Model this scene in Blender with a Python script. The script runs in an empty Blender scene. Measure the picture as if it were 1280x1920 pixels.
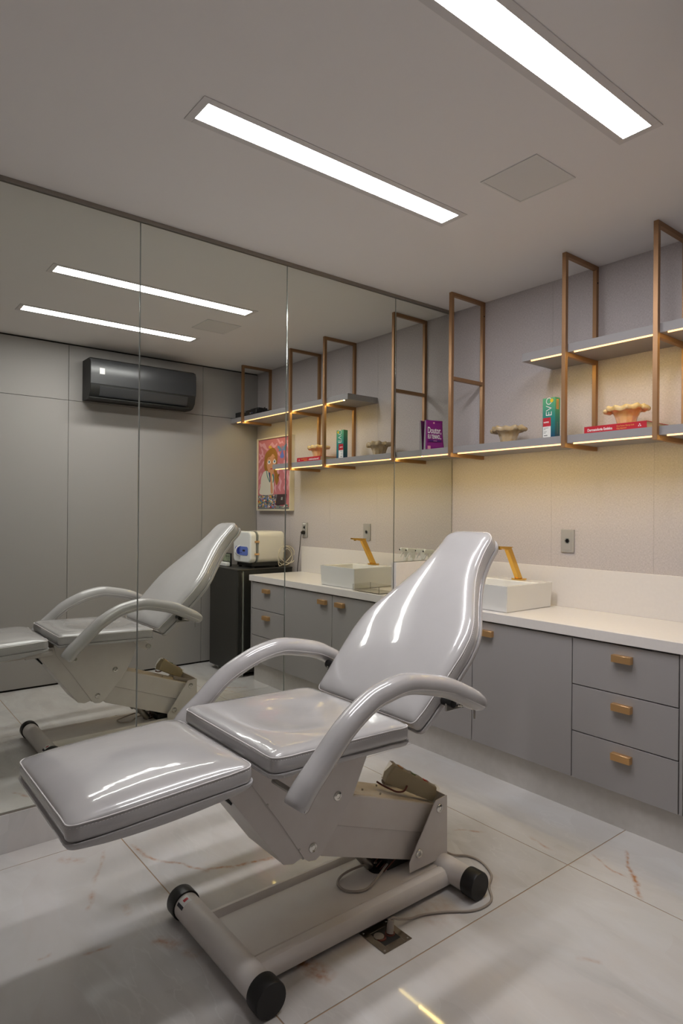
import bpy, bmesh, math, random
from mathutils import Vector, Matrix
random.seed(7)
S = bpy.context.scene
COL = S.collection
PI = math.pi

# ------------------------------------------------------------------ camera, world, exposure
def rad(a): return math.radians(a)
cam_d = bpy.data.cameras.new('camera'); cam = bpy.data.objects.new('camera', cam_d); COL.objects.link(cam)
cam_d.sensor_fit = 'HORIZONTAL'; cam_d.sensor_width = 36.0
cam_d.lens = 1194.83 / 1280.0 * 36.0
cam_d.clip_start = 0.02
YAW, PITCH, ROLL = rad(38.619), rad(0.0666), rad(0.488)
w = Vector((-math.cos(YAW), math.sin(YAW), 0)); R0 = Vector((math.sin(YAW), math.cos(YAW), 0)); U0 = Vector((0, 0, 1))
w2 = w*math.cos(PITCH) + U0*math.sin(PITCH); U2 = U0*math.cos(PITCH) - w*math.sin(PITCH)
R2 = R0*math.cos(ROLL) + U2*math.sin(ROLL); U3 = U2*math.cos(ROLL) - R0*math.sin(ROLL)
m = Matrix((R2, U3, -w2)).transposed().to_4x4(); m.translation = Vector((2.829, -3.1932, 1.3727))
cam.matrix_world = m
S.camera = cam
S.view_settings.view_transform = 'Standard'; S.view_settings.look = 'None'
S.view_settings.gamma = 1.0; S.view_settings.use_curve_mapping = False
S.view_settings.exposure = 0.0
wd = bpy.data.worlds.new('world'); S.world = wd; wd.use_nodes = True
wd.node_tree.nodes['Background'].inputs[0].default_value = (0.5, 0.5, 0.52, 1)
wd.node_tree.nodes['Background'].inputs[1].default_value = 0.15
PANEL = 49.0      # radiance of the two ceiling diffusers
STRIP = 68.0      # radiance of the warm LED tape hidden behind its diffuser lip
LIP = 2.5         # radiance of that frosted lip

# room dimensions
H = 2.70; W = 2.476; YF = -3.42

# ------------------------------------------------------------------ materials
def srgb(r, g, b):
    f = lambda c: (c/255/12.92) if c/255 <= .04045 else ((c/255+.055)/1.055)**2.4
    return (f(r), f(g), f(b), 1)
MATS = {}
def mat(name, col, rough=.5, metal=0, spec=.5, coat=0, coat_r=.1, bump=None, var=None, trans=0, emis=None, ior=1.45):
    m = bpy.data.materials.new(name); m.use_nodes = True; MATS[name] = m
    nt = m.node_tree; b = nt.nodes['Principled BSDF']
    b.inputs['Base Color'].default_value = col if len(col) == 4 else (*col, 1)
    b.inputs['Roughness'].default_value = rough; b.inputs['Metallic'].default_value = metal
    b.inputs['Specular IOR Level'].default_value = spec; b.inputs['IOR'].default_value = ior
    b.inputs['Coat Weight'].default_value = coat; b.inputs['Coat Roughness'].default_value = coat_r
    b.inputs['Transmission Weight'].default_value = trans
    if emis: b.inputs['Emission Color'].default_value = (*emis[0], 1); b.inputs['Emission Strength'].default_value = emis[1]
    tc = nt.nodes.new('ShaderNodeTexCoord')
    if bump:                                    # (scale, strength, distance)
        n = nt.nodes.new('ShaderNodeTexNoise'); n.inputs['Scale'].default_value = bump[0]; n.inputs['Detail'].default_value = 3
        nt.links.new(tc.outputs['Object'], n.inputs['Vector'])
        bp = nt.nodes.new('ShaderNodeBump'); bp.inputs['Strength'].default_value = bump[1]; bp.inputs['Distance'].default_value = bump[2]
        nt.links.new(n.outputs['Fac'], bp.inputs['Height']); nt.links.new(bp.outputs['Normal'], b.inputs['Normal'])
        if len(bump) > 3: nt.links.new(bp.outputs['Normal'], b.inputs['Coat Normal'])
    if var:                                     # (scale, second colour)
        n = nt.nodes.new('ShaderNodeTexNoise'); n.inputs['Scale'].default_value = var[0]; n.inputs['Detail'].default_value = 5
        nt.links.new(tc.outputs['Object'], n.inputs['Vector'])
        r = nt.nodes.new('ShaderNodeValToRGB'); r.color_ramp.elements[0].position = .35; r.color_ramp.elements[1].position = .7
        r.color_ramp.elements[0].color = b.inputs['Base Color'].default_value[:]; r.color_ramp.elements[1].color = (*var[1][:3], 1)
        nt.links.new(n.outputs['Fac'], r.inputs['Fac']); nt.links.new(r.outputs['Color'], b.inputs['Base Color'])
    return m

def N(nt, t, **k):
    n = nt.nodes.new(t)
    for a, v in k.items(): setattr(n, a, v)
    return n
def math_n(nt, op, a, b=None, c=None, clamp=False):
    n = nt.nodes.new('ShaderNodeMath'); n.operation = op; n.use_clamp = clamp
    for i, v in enumerate((a, b, c)):
        if v is None: continue
        if isinstance(v, (int, float)): n.inputs[i].default_value = v
        else: nt.links.new(v, n.inputs[i])
    return n.outputs[0]
def mixc(nt, fac, a, b, mode='MIX'):
    n = nt.nodes.new('ShaderNodeMix'); n.data_type = 'RGBA'; n.blend_type = mode
    for s, v in ((n.inputs[0], fac), (n.inputs[6], a), (n.inputs[7], b)):
        if isinstance(v, (int, float)): s.default_value = v
        elif isinstance(v, tuple): s.default_value = v if len(v) == 4 else (*v, 1)
        else: nt.links.new(v, s)
    return n.outputs[2]

def marble():
    """polished onyx-like porcelain: cloudy grey-white, faint white seams, placed rust veins"""
    m = bpy.data.materials.new('polished_marble'); m.use_nodes = True; MATS['marble'] = m
    nt = m.node_tree; b = nt.nodes['Principled BSDF']
    tc = N(nt, 'ShaderNodeTexCoord'); P = tc.outputs['Object']
    def noise(sc, det=4, vec=P, dist=0, rough=.5):
        n = N(nt, 'ShaderNodeTexNoise'); n.inputs['Scale'].default_value = sc; n.inputs['Detail'].default_value = det
        n.inputs['Distortion'].default_value = dist; n.inputs['Roughness'].default_value = rough
        nt.links.new(vec, n.inputs['Vector']); return n
    mp = N(nt, 'ShaderNodeMapping'); mp.inputs['Rotation'].default_value = (0, 0, .7); mp.inputs['Scale'].default_value = (1, 2.6, 1)
    nt.links.new(P, mp.inputs['Vector'])
    n1 = noise(1.6, 6, mp.outputs[0], .8, .55)
    r1 = N(nt, 'ShaderNodeValToRGB'); cr = r1.color_ramp
    cr.elements[0].position = .3; cr.elements[0].color = (.50, .49, .48, 1)
    cr.elements[1].position = .72; cr.elements[1].color = (.66, .66, .67, 1)
    e = cr.elements.new(.5); e.color = (.60, .59, .58, 1)
    nt.links.new(n1.outputs['Fac'], r1.inputs['Fac'])
    col = r1.outputs['Color']
    # faceted crystalline patches
    v = N(nt, 'ShaderNodeTexVoronoi'); v.inputs['Scale'].default_value = 3.2; v.feature = 'F1'
    nd = noise(3, 3); add = N(nt, 'ShaderNodeVectorMath'); add.operation = 'MULTIPLY_ADD'
    nt.links.new(nd.outputs['Color'], add.inputs[0]); add.inputs[1].default_value = (.35, .35, .35); nt.links.new(mp.outputs[0], add.inputs[2])
    nt.links.new(add.outputs[0], v.inputs['Vector'])
    sp = N(nt, 'ShaderNodeSeparateColor'); nt.links.new(v.outputs['Color'], sp.inputs[0])
    col = mixc(nt, math_n(nt, 'MULTIPLY', sp.outputs[0], .38), col, (.68, .66, .65))
    col = mixc(nt, math_n(nt, 'MULTIPLY', sp.outputs[1], .13), col, (.50, .40, .36))
    # fine white veins
    n2 = noise(1.3, 5, mp.outputs[0], 1.5)
    ln = math_n(nt, 'ABSOLUTE', math_n(nt, 'SUBTRACT', n2.outputs['Fac'], .5))
    wv = math_n(nt, 'SUBTRACT', 1, math_n(nt, 'MULTIPLY', ln, 90), clamp=True)
    msk = noise(1.1, 2); wv = math_n(nt, 'MULTIPLY', wv, math_n(nt, 'MULTIPLY', math_n(nt, 'SUBTRACT', msk.outputs['Fac'], .45), 2.2, clamp=True))
    col = mixc(nt, wv, col, (.72, .71, .70))
    # warm clouds
    n3 = noise(.9, 3); wc = math_n(nt, 'MULTIPLY', math_n(nt, 'SUBTRACT', n3.outputs['Fac'], .52), 1.6, clamp=True)
    col = mixc(nt, wc, col, (.58, .53, .47))
    # rust veins, each a wobbling streak at its own place on the floor: (x, y, angle, length, width, strength)
    nw = noise(7, 5); sw = N(nt, 'ShaderNodeSeparateColor'); nt.links.new(nw.outputs['Color'], sw.inputs[0])
    sx = N(nt, 'ShaderNodeSeparateXYZ'); nt.links.new(P, sx.inputs[0])
    X = math_n(nt, 'ADD', sx.outputs[0], math_n(nt, 'MULTIPLY', math_n(nt, 'SUBTRACT', sw.outputs[0], .5), .07))
    Y = math_n(nt, 'ADD', sx.outputs[1], math_n(nt, 'MULTIPLY', math_n(nt, 'SUBTRACT', sw.outputs[1], .5), .07))
    grain = noise(38, 4)
    tot = None
    for (x, y, a, L, wd_, st) in VEINS:
        c, s = math.cos(a), math.sin(a)
        dx = math_n(nt, 'SUBTRACT', X, x); dy = math_n(nt, 'SUBTRACT', Y, y)
        u = math_n(nt, 'ABSOLUTE', math_n(nt, 'ADD', math_n(nt, 'MULTIPLY', dx, c), math_n(nt, 'MULTIPLY', dy, s)))
        q = math_n(nt, 'ABSOLUTE', math_n(nt, 'SUBTRACT', math_n(nt, 'MULTIPLY', dy, c), math_n(nt, 'MULTIPLY', dx, s)))
        fu = math_n(nt, 'SUBTRACT', 1, math_n(nt, 'DIVIDE', u, L), clamp=True)
        fq = math_n(nt, 'SUBTRACT', 1, math_n(nt, 'DIVIDE', q, wd_), clamp=True)
        f = math_n(nt, 'MULTIPLY', math_n(nt, 'MULTIPLY', math_n(nt, 'MINIMUM', math_n(nt, 'MULTIPLY', fu, 2.5), 1.0), fq), st)
        tot = f if tot is None else math_n(nt, 'MAXIMUM', tot, f)
    g = math_n(nt, 'MULTIPLY', math_n(nt, 'SUBTRACT', grain.outputs['Fac'], .3), 2.4, clamp=True)
    tot = math_n(nt, 'MULTIPLY', tot, g, clamp=True)
    col = mixc(nt, math_n(nt, 'MULTIPLY', tot, 1.1, clamp=True), col, (.44, .22, .11))
    nt.links.new(col, b.inputs['Base Color'])
    b.inputs['Roughness'].default_value = .045; b.inputs['Specular IOR Level'].default_value = .5
    nb = noise(2.2, 2); bp = N(nt, 'ShaderNodeBump'); bp.inputs['Strength'].default_value = .02; bp.inputs['Distance'].default_value = .01
    nt.links.new(nb.outputs['Fac'], bp.inputs['Height']); nt.links.new(bp.outputs['Normal'], b.inputs['Normal'])
    return m
VEINS = [(0.344, -2.208, 0.24, 0.102, 0.012, 1), (0.509, -2.128, 0.58, 0.147, 0.012, 1), (0.631, -2.002, 1.2, 0.092, 0.012, 1),
         (0.669, -1.869, 1.38, 0.099, 0.014, 1), (0.225, -2.453, 0.67, 0.056, 0.03, 0.55), (0.333, -2.381, -0.44, 0.134, 0.012, 0.6),
         (0.527, -2.473, -0.52, 0.074, 0.014, 0.6), (0.665, -2.386, 0.12, 0.039, 0.02, 0.5), (0.897, -2.353, 0.64, 0.054, 0.03, 0.85),
         (0.806, -2.532, 1.43, 0.047, 0.012, 0.6), (0.993, -2.308, 0.51, 0.044, 0.03, 0.45), (0.742, -2.673, 1.57, 0.028, 0.012, 0.5),
         (1.575, -0.728, -0.95, 0.109, 0.01, 1.1), (1.671, -0.861, -0.94, 0.099, 0.012, 1.2), (1.516, -0.81, -0.47, 0.086, 0.008, 0.7),
         (1.604, -0.831, 0.14, 0.051, 0.008, 0.7), (1.029, -1.027, 0.74, 0.084, 0.012, 0.7), (1.276, -0.878, -0.12, 0.067, 0.012, 0.6),
         (1.221, -2.053, -0.02, 0.044, 0.05, 1.2), (1.296, -2.044, 0.2, 0.063, 0.045, 1.0), (1.226, -1.831, 0.16, 0.09, 0.1, 0.35),
         (1.327, -1.554, 1.37, 0.087, 0.1, 0.35), (1.773, -1.36, 0.55, 0.041, 0.015, 0.4), (1.325, -1.322, 1.73, 0.142, 0.05, 0.2)]

def wallpaper(name, c1, c2):
    m = bpy.data.materials.new(name); m.use_nodes = True; MATS[name] = m
    nt = m.node_tree; b = nt.nodes['Principled BSDF']; tc = N(nt, 'ShaderNodeTexCoord')
    outs = []
    for sc in ((90, 90, 420), (420, 420, 90)):
        mp = N(nt, 'ShaderNodeMapping'); mp.inputs['Scale'].default_value = sc; nt.links.new(tc.outputs['Object'], mp.inputs['Vector'])
        n = N(nt, 'ShaderNodeTexNoise'); n.inputs['Scale'].default_value = 1; n.inputs['Detail'].default_value = 2
        nt.links.new(mp.outputs[0], n.inputs['Vector']); outs.append(n.outputs['Fac'])
    f = math_n(nt, 'MULTIPLY', math_n(nt, 'ADD', outs[0], outs[1]), .5)
    r = N(nt, 'ShaderNodeValToRGB'); r.color_ramp.elements[0].position = .35; r.color_ramp.elements[1].position = .65
    r.color_ramp.elements[0].color = (*c1, 1); r.color_ramp.elements[1].color = (*c2, 1)
    nt.links.new(f, r.inputs['Fac']); nt.links.new(r.outputs['Color'], b.inputs['Base Color'])
    bp = N(nt, 'ShaderNodeBump'); bp.inputs['Strength'].default_value = .35; bp.inputs['Distance'].default_value = .001
    nt.links.new(f, bp.inputs['Height']); nt.links.new(bp.outputs['Normal'], b.inputs['Normal'])
    b.inputs['Roughness'].default_value = .75; b.inputs['Specular IOR Level'].default_value = .25
    return m

marble()
M = MATS
wallpaper('wallpaper', (.44, .40, .40), (.61, .56, .56))
mat('grout', (.40, .27, .17), .8)
mat('ceiling_paint', (.85, .82, .81), .9, bump=(90, .05, .002))
mat('wall_paint', (.40, .38, .37), .8)
mat('hall_paint', (.5, .49, .48), .8)
mat('laminate', (.335, .315, .305), .55, spec=.35, bump=(300, .05, .0008))
mat('shadow_gap', (.02, .015, .013), .8)
mat('mirror_glass', (.80, .815, .755), .0, metal=1)
mat('mirror_edge', (.55, .6, .56), .12, metal=1)
mat('channel', (.30, .27, .235), .35, metal=.6)
mat('cabinet', (.335, .318, .318), .5, spec=.4, bump=(350, .05, .0006))
mat('stone_white', (.76, .72, .70), .28, spec=.5, var=(60, (.78, .74, .72)))
mat('plinth_stone', (.56, .53, .50), .4, var=(30, (.60, .57, .54)))
mat('shelf_lacquer', (.31, .295, .30), .5, spec=.4)
mat('bronze', (.36, .205, .105), .42, metal=.55, spec=.5, bump=(500, .05, .0005))
mat('handle_gold', (.74, .46, .22), .36, metal=.85, bump=(400, .08, .0005))
mat('gold', (.80, .47, .10), .24, metal=1, bump=(60, .12, .001))
mat('vinyl', (.46, .445, .445), .24, spec=.6, coat=1, coat_r=.05, bump=(14, .07, .008, 1), var=(5, (.49, .475, .475)))
mat('vinyl_dark', (.33, .31, .31), .4, spec=.5, coat=.3)
mat('stitch_highlight', (.78, .75, .74), .6)  # pale thread, also the highlight painted onto the piping
mat('frame_paint', (.66, .61, .58), .40, spec=.5, bump=(240, .10, .001), var=(12, (.69, .65, .62)))
mat('grime_paint', (.60, .50, .38), .5, var=(14, (.66, .60, .53)))
mat('rubber', (.012, .011, .011), .45)
mat('chrome', (.66, .65, .62), .18, metal=1, bump=(80, .1, .002))
mat('steel', (.42, .40, .37), .3, metal=1)
mat('plate_steel', (.35, .31, .26), .22, metal=1, bump=(40, .1, .002))
mat('black_plastic', (.014, .014, .015), .35)
mat('ac_black', (.030, .031, .034), .33, spec=.6, coat=.3, coat_r=.3)
mat('ac_dark', (.014, .014, .013), .5)
mat('freezer_black', (.034, .033, .030), .42, spec=.5, bump=(300, .05, .0008))
mat('white_plastic', (.74, .71, .64), .35, spec=.5)
mat('white_label', (.80, .80, .78), .4)
mat('porcelain', (.78, .77, .745), .14, spec=.6, coat=.4, coat_r=.05)
mat('cable_grey', (.36, .31, .27), .5)
mat('cable_cream', (.60, .54, .42), .5)
mat('remote_plastic', (.44, .37, .25), .5, bump=(30, .2, .003))
mat('amber', (.86, .64, .27), .22, trans=.35, ior=1.45, spec=.5, var=(35, (.92, .76, .46)))
mat('amber_dull', (.64, .47, .25), .22, trans=.35, ior=1.45, var=(35, (.72, .60, .44)))
mat('clear_glass', (.95, .93, .90), .03, trans=.95, ior=1.45)
mat('acrylic', (.99, .98, .95), .03, trans=1.0, ior=1.05)
mat('red', (.52, .018, .035), .4); mat('paper', (.62, .56, .44), .8); mat('print_white', (.82, .80, .80), .5); mat('print_ochre', (.75, .40, .08), .5)
mat('purple', (.20, .008, .17), .35); mat('purple_dark', (.07, .01, .14), .4); mat('page_grey', (.33, .36, .33), .8); mat('print_pink', (.7, .3, .4), .5)
mat('yellow', (.75, .50, .02), .4)
mat('lcd', (.30, .35, .24), .3); mat('blue', (.05, .08, .42), .35); mat('blue_light', (.13, .20, .60), .35); mat('ink', (.02, .02, .03), .5)
mat('socket_grey', (.37, .355, .345), .4, spec=.5)
mat('frame_cream', (.68, .62, .50), .45)
mat('vent_grey', (.20, .21, .20), .6)
mat('grille_grey', (.74, .725, .71), .7)
mat('fixture', (.70, .67, .66), .6)
mat('red_lamp', (.55, .03, .02), .3); mat('green_lamp', (.12, .20, .04), .3); mat('orange_lamp', (.60, .25, .03), .3)
mat('film', (.9, .86, .75), .1, trans=.92, ior=1.1, bump=(60, .6, .004))
mat('wire_red', (.12, .03, .02), .5)
mat('diffuser', (.8, .8, .8), .6, emis=((1.0, .985, 1.0), PANEL))
mat('led', (.8, .8, .8), .6, emis=((1.0, .75, .26), STRIP))
mat('led_lip', (.8, .7, .5), .6, emis=((1.0, .43, .13), LIP))
def gradient_green():
    m = bpy.data.materials.new('green_gradient_print'); m.use_nodes = True; MATS['evo'] = m
    nt = m.node_tree; b = nt.nodes['Principled BSDF']; tc = N(nt, 'ShaderNodeTexCoord'); s = N(nt, 'ShaderNodeSeparateXYZ')
    nt.links.new(tc.outputs['Object'], s.inputs[0])
    r = N(nt, 'ShaderNodeValToRGB'); r.color_ramp.elements[0].position = .0; r.color_ramp.elements[1].position = 1
    r.color_ramp.elements[0].color = (.01, .06, .14, 1); r.color_ramp.elements[1].color = (.12, .42, .20, 1)
    e = r.color_ramp.elements.new(.5); e.color = (.015, .22, .20, 1)
    nt.links.new(math_n(nt, 'DIVIDE', s.outputs[2], .21), r.inputs['Fac']); nt.links.new(r.outputs['Color'], b.inputs['Base Color'])
    b.inputs['Roughness'].default_value = .35
gradient_green()

# ------------------------------------------------------------------ mesh helpers
def box(bm, x0, x1, y0, y1, z0, z1):
    v = [bm.verts.new(p) for p in ((x0,y0,z0),(x1,y0,z0),(x1,y1,z0),(x0,y1,z0),(x0,y0,z1),(x1,y0,z1),(x1,y1,z1),(x0,y1,z1))]
    fs = [(3,2,1,0),(4,5,6,7),(0,1,5,4),(1,2,6,5),(2,3,7,6),(3,0,4,7)]
    return [bm.faces.new([v[i] for i in f]) for f in fs]
def prism(bm, pts, d):
    """closed loop of 3D points extruded by the vector d"""
    d = Vector(d); a = [bm.verts.new(p) for p in pts]; b = [bm.verts.new(Vector(p)+d) for p in pts]; n = len(pts)
    bm.faces.new(a); bm.faces.new(b[::-1])
    for i in range(n): bm.faces.new([a[i], b[i], b[(i+1) % n], a[(i+1) % n]])
def tube(bm, pts, r, seg=12, caps=True, flat=1.0, closed=False, up=Vector((0,0,1))):
    """sweep a circle (or ellipse: flat scales the second axis) along points; r a number or one per point"""
    P = [Vector(p) for p in pts]; n = len(P)
    rr = r if isinstance(r, (list, tuple)) else [r]*n
    rings = []; prev = None
    for i in range(n):
        if closed: t = (P[(i+1) % n]-P[i-1]).normalized()
        else: t = (P[min(i+1, n-1)]-P[max(i-1, 0)]).normalized()
        if prev is None:
            a = t.cross(up)
            if a.length < .01: a = t.cross(Vector((1,0,0)))
            a.normalize()
        else:
            a = prev - t*prev.dot(t)
            a.normalize()
        prev = a; b = t.cross(a)
        rings.append([bm.verts.new(P[i] + a*math.cos(k*2*PI/seg)*rr[i]*flat + b*math.sin(k*2*PI/seg)*rr[i]) for k in range(seg)])
    m_ = n if closed else n-1
    for i in range(m_):
        A, B = rings[i], rings[(i+1) % n]
        for k in range(seg): bm.faces.new([A[k], A[(k+1) % seg], B[(k+1) % seg], B[k]])
    if caps and not closed:
        bm.faces.new(rings[0][::-1]); bm.faces.new(rings[-1])
def cyl(bm, a, b, r, seg=20, r2=None):
    a, b = Vector(a), Vector(b); tube(bm, [a, b], [r, r if r2 is None else r2], seg)
def lathe(bm, c, prof, seg=24, axis=2):
    c = Vector(c); rings = []
    for r, h in prof:
        ring = []
        for k in range(seg):
            t = 2*PI*k/seg; p = [r*math.cos(t), r*math.sin(t), h]
            if axis == 0: p = [h, p[0], p[1]]
            if axis == 1: p = [p[0], h, p[1]]
            ring.append(bm.verts.new(c+Vector(p)))
        rings.append(ring)
    for i in range(len(rings)-1):
        A, B = rings[i], rings[i+1]
        for k in range(seg): bm.faces.new([A[k], A[(k+1) % seg], B[(k+1) % seg], B[k]])
    bm.faces.new(rings[0][::-1]); bm.faces.new(rings[-1])
def smoothpath(pts, n=8):
    P = [Vector(p) for p in pts]; out = []
    for i in range(len(P)-1):
        p0, p1, p2, p3 = P[max(i-1, 0)], P[i], P[i+1], P[min(i+2, len(P)-1)]
        for k in range(n):
            t = k/n
            out.append(.5*((2*p1)+(p2-p0)*t+(2*p0-5*p1+4*p2-p3)*t*t+(3*p1-p0-3*p2+p3)*t**3))
    out.append(P[-1]); return out

def obj(name, bm, m, parent=None, bevel=0, seg=2, smooth=35, loc=None, label=None):
    me = bpy.data.meshes.new(name)
    if isinstance(bm, bpy.types.Mesh): me = bm
    else:
        bmesh.ops.recalc_face_normals(bm, faces=bm.faces); bm.to_mesh(me); bm.free()
        for mm in (m if isinstance(m, (list, tuple)) else [m]): me.materials.append(M[mm])
        for p in me.polygons: p.use_smooth = True
        me.set_sharp_from_angle(angle=rad(smooth))
    o = bpy.data.objects.new(name, me); COL.objects.link(o)
    if bevel:
        b = o.modifiers.new('bevel', 'BEVEL'); b.width = bevel; b.segments = seg; b.limit_method = 'ANGLE'; b.angle_limit = rad(40)
        b.harden_normals = False
    if parent is not None:
        o.parent = parent
        if parent.get('is_root'): o.location = -Vector(parent.location)
    if loc is not None: o.location = Vector(o.location)+Vector(loc)
    if label: o['label'] = label
    return o
def thing(name, label, cat, loc, group=None):
    o = bpy.data.objects.new(name, None); COL.objects.link(o); o.location = loc; o.empty_display_size = .05
    o['label'] = label; o['category'] = cat; o['is_root'] = 1
    if group: o['group'] = group
    return o
def tag(o, label, cat, group=None):
    o['label'] = label; o['category'] = cat
    if group: o['group'] = group
    return o
def struct(name, bm, m, **k):
    o = obj(name, bm, m, **k); o['kind'] = 'structure'; return o
def B(): return bmesh.new()
def bx(name, m, x0, x1, y0, y1, z0, z1, parent=None, bevel=0, **k):
    bm = B(); box(bm, x0, x1, y0, y1, z0, z1); return obj(name, bm, m, parent, bevel, **k)
def sbox(name, m, *c, **k):
    bm = B(); box(bm, *c); return struct(name, bm, m, **k)
def reuse(name, o, parent, loc):
    """another part with the same mesh; loc is an offset in world axes"""
    c = bpy.data.objects.new(name, o.data); COL.objects.link(c); c.parent = parent
    c.location = (-Vector(parent.location) if parent.get('is_root') else Vector((0,0,0)))+Vector(loc)
    for md in o.modifiers:
        if md.type == 'BEVEL':
            b = c.modifiers.new('bevel', 'BEVEL'); b.width = md.width; b.segments = md.segments; b.limit_method = 'ANGLE'; b.angle_limit = md.angle_limit
    return c
def text_mesh(s, size, mname, parent, origin, ux, uy, name='lettering', sx=1.0, bold=0.0, depth=.0002, align='LEFT', label=None):
    """flat lettering lying in the plane (ux, uy) with its lower left at origin"""
    cu = bpy.data.curves.new(name, 'FONT'); cu.body = s; cu.size = size; cu.extrude = depth; cu.offset = bold; cu.align_x = align
    cu.resolution_u = 3
    t = bpy.data.objects.new(name, cu); COL.objects.link(t)
    dg = bpy.context.evaluated_depsgraph_get(); me = bpy.data.meshes.new_from_object(t.evaluated_get(dg))
    bpy.data.objects.remove(t); bpy.data.curves.remove(cu)
    ux, uy = Vector(ux).normalized(), Vector(uy).normalized(); uz = ux.cross(uy)
    mt = Matrix((ux*sx, uy, uz)).transposed().to_4x4(); mt.translation = Vector(origin)
    me.transform(mt); me.materials.clear(); me.materials.append(M[mname])
    for p in me.polygons: p.material_index = 0
    return obj(name, me, mname, parent, label=label)

# ------------------------------------------------------------------ room shell
fl = sbox('floor', 'grout', -.05, 4.0, YF-.6, .05, -.06, -.0015)
GX = [-1.181, .128, 1.437, 2.746, 4.055]; GY = [-4.849, -3.543, -2.237, -.931, .375]
for i in range(len(GX)-1):
    for j in range(len(GY)-1):
        x0, x1 = max(GX[i]+.0019, .0), min(GX[i+1]-.0019, 3.95); y0, y1 = max(GY[j]+.0019, -3.97), min(GY[j+1]-.0019, .0)
        if x1-x0 < .03 or y1-y0 < .03: continue
        bx('floor_tile', 'marble', x0, x1, y0, y1, -.0015, 0, parent=fl, bevel=.0005, seg=1)
sbox('ceiling', 'ceiling_paint', -.15, 4.0, YF-.6, .15, H, H+.1)
sbox('wall_back', 'wall_paint', -.15, W+.15, .003, .13, -.06, H)
wb = bpy.data.objects['wall_back']
seams = [0, .743, 1.321, 1.90, W]
for a, b in zip(seams[:-1], seams[1:]): bx('wallpaper_sheet', 'wallpaper', a+.0004, b-.0004, 0, .003, 0, H, parent=wb)
sbox('wall_left', 'wall_paint', -.15, -.006, YF-.6, .003, -.06, H)
sbox('wall_front', 'laminate', -.006, W, YF-.12, YF, -.06, H)
bm = B()                                     # right wall with the doorway the photograph is taken through
DY0, DY1, DZ = -3.24, -2.30, 2.12
box(bm, W+.018, W+.12, YF-.12, DY0, -.06, H); box(bm, W+.018, W+.12, DY1, .13, -.06, H); box(bm, W+.018, W+.12, DY0, DY1, DZ, H)
wr = struct('wall_right', bm, 'shadow_gap')
ys = [YF, -2.895, -1.735, -.575, -.001]; ZJ = 2.247; g = .0016
def panel(y0, y1, z0, z1): bx('wall_panel', 'laminate', W, W+.018, y0+g, y1-g, z0+g, z1-g, parent=wr, bevel=.0006, seg=1)
TOPZ = H-.012; BOTZ = .014
panel(-.575, -.001, ZJ, TOPZ); panel(-.575, -.001, BOTZ, ZJ)
panel(-1.735, -.575, ZJ, TOPZ); panel(-1.735, -.575, BOTZ, ZJ)
panel(DY1, -1.735, BOTZ, ZJ); panel(-2.895, -1.735, ZJ, TOPZ); panel(YF, -2.895, ZJ, TOPZ)
panel(DY0, DY1, DZ, ZJ); panel(YF, DY0, BOTZ, ZJ)
for n, c in (('wall_hall_far', (3.95, 4.05, YF-.6, .15, -.06, H)), ('wall_hall_end', (W+.12, 3.95, YF-.7, YF-.58, -.06, H)), ('wall_hall_near', (W+.12, 3.95, -.6, -.5, -.06, H))):
    sbox(n, 'hall_paint', *c)
# skirting of floor tile under the mirrors, and the metal channel above them
sbox('baseboard_left', 'marble', -.006, .010, YF, -.53, 0, .155, bevel=.001)
sbox('trim_1', 'channel', -.006, .010, YF, 0, H-.018, H, bevel=.001)
sbox('trim_2', 'channel', -.006, .006, YF, -.53, .155, .160)

# ------------------------------------------------------------------ mirrors
mir = [(-3.415, -2.909, 'narrow mirror panel at the camera end of the mirrored wall'),
       (-2.909, -2.111, 'tall mirror panel at the left edge, showing the left half of the black air conditioner'),
       (-2.111, -1.315, 'tall mirror panel showing the right half of the air conditioner and the freezer'),
       (-1.315, -.525, 'tall mirror panel showing the reflected picture and gold faucet'),
       (-.525, -.0015, 'shorter mirror panel above the stone side splash, next to the papered wall')]
for i, (y0, y1, lab) in enumerate(mir):
    z0 = 1.075 if i == 4 else .160
    bm = B(); a, b = y0+.0014, y1-.0014; zt = H-.018; c = .0022
    # front face bevelled towards polished edges
    o1 = [(0,a+c,z0+c),(0,b-c,z0+c),(0,b-c,zt-c),(0,a+c,zt-c)]; o2 = [(-.0012,a,z0),(-.0012,b,z0),(-.0012,b,zt),(-.0012,a,zt)]; o3 = [(-.006,p[1],p[2]) for p in o2]
    L = [[bm.verts.new(p) for p in o] for o in (o1, o2, o3)]
    bm.faces.new(L[0]); bm.faces.new(L[2][::-1])
    for k in range(2):
        for j in range(4):
            f = bm.faces.new([L[k][j], L[k+1][j], L[k+1][(j+1)%4], L[k][(j+1)%4]]); f.material_index = 1
    tag(obj('mirror_panel', bm, ['mirror_glass', 'mirror_edge'], smooth=5), lab, 'mirror', 'mirror panels covering the left wall')

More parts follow.
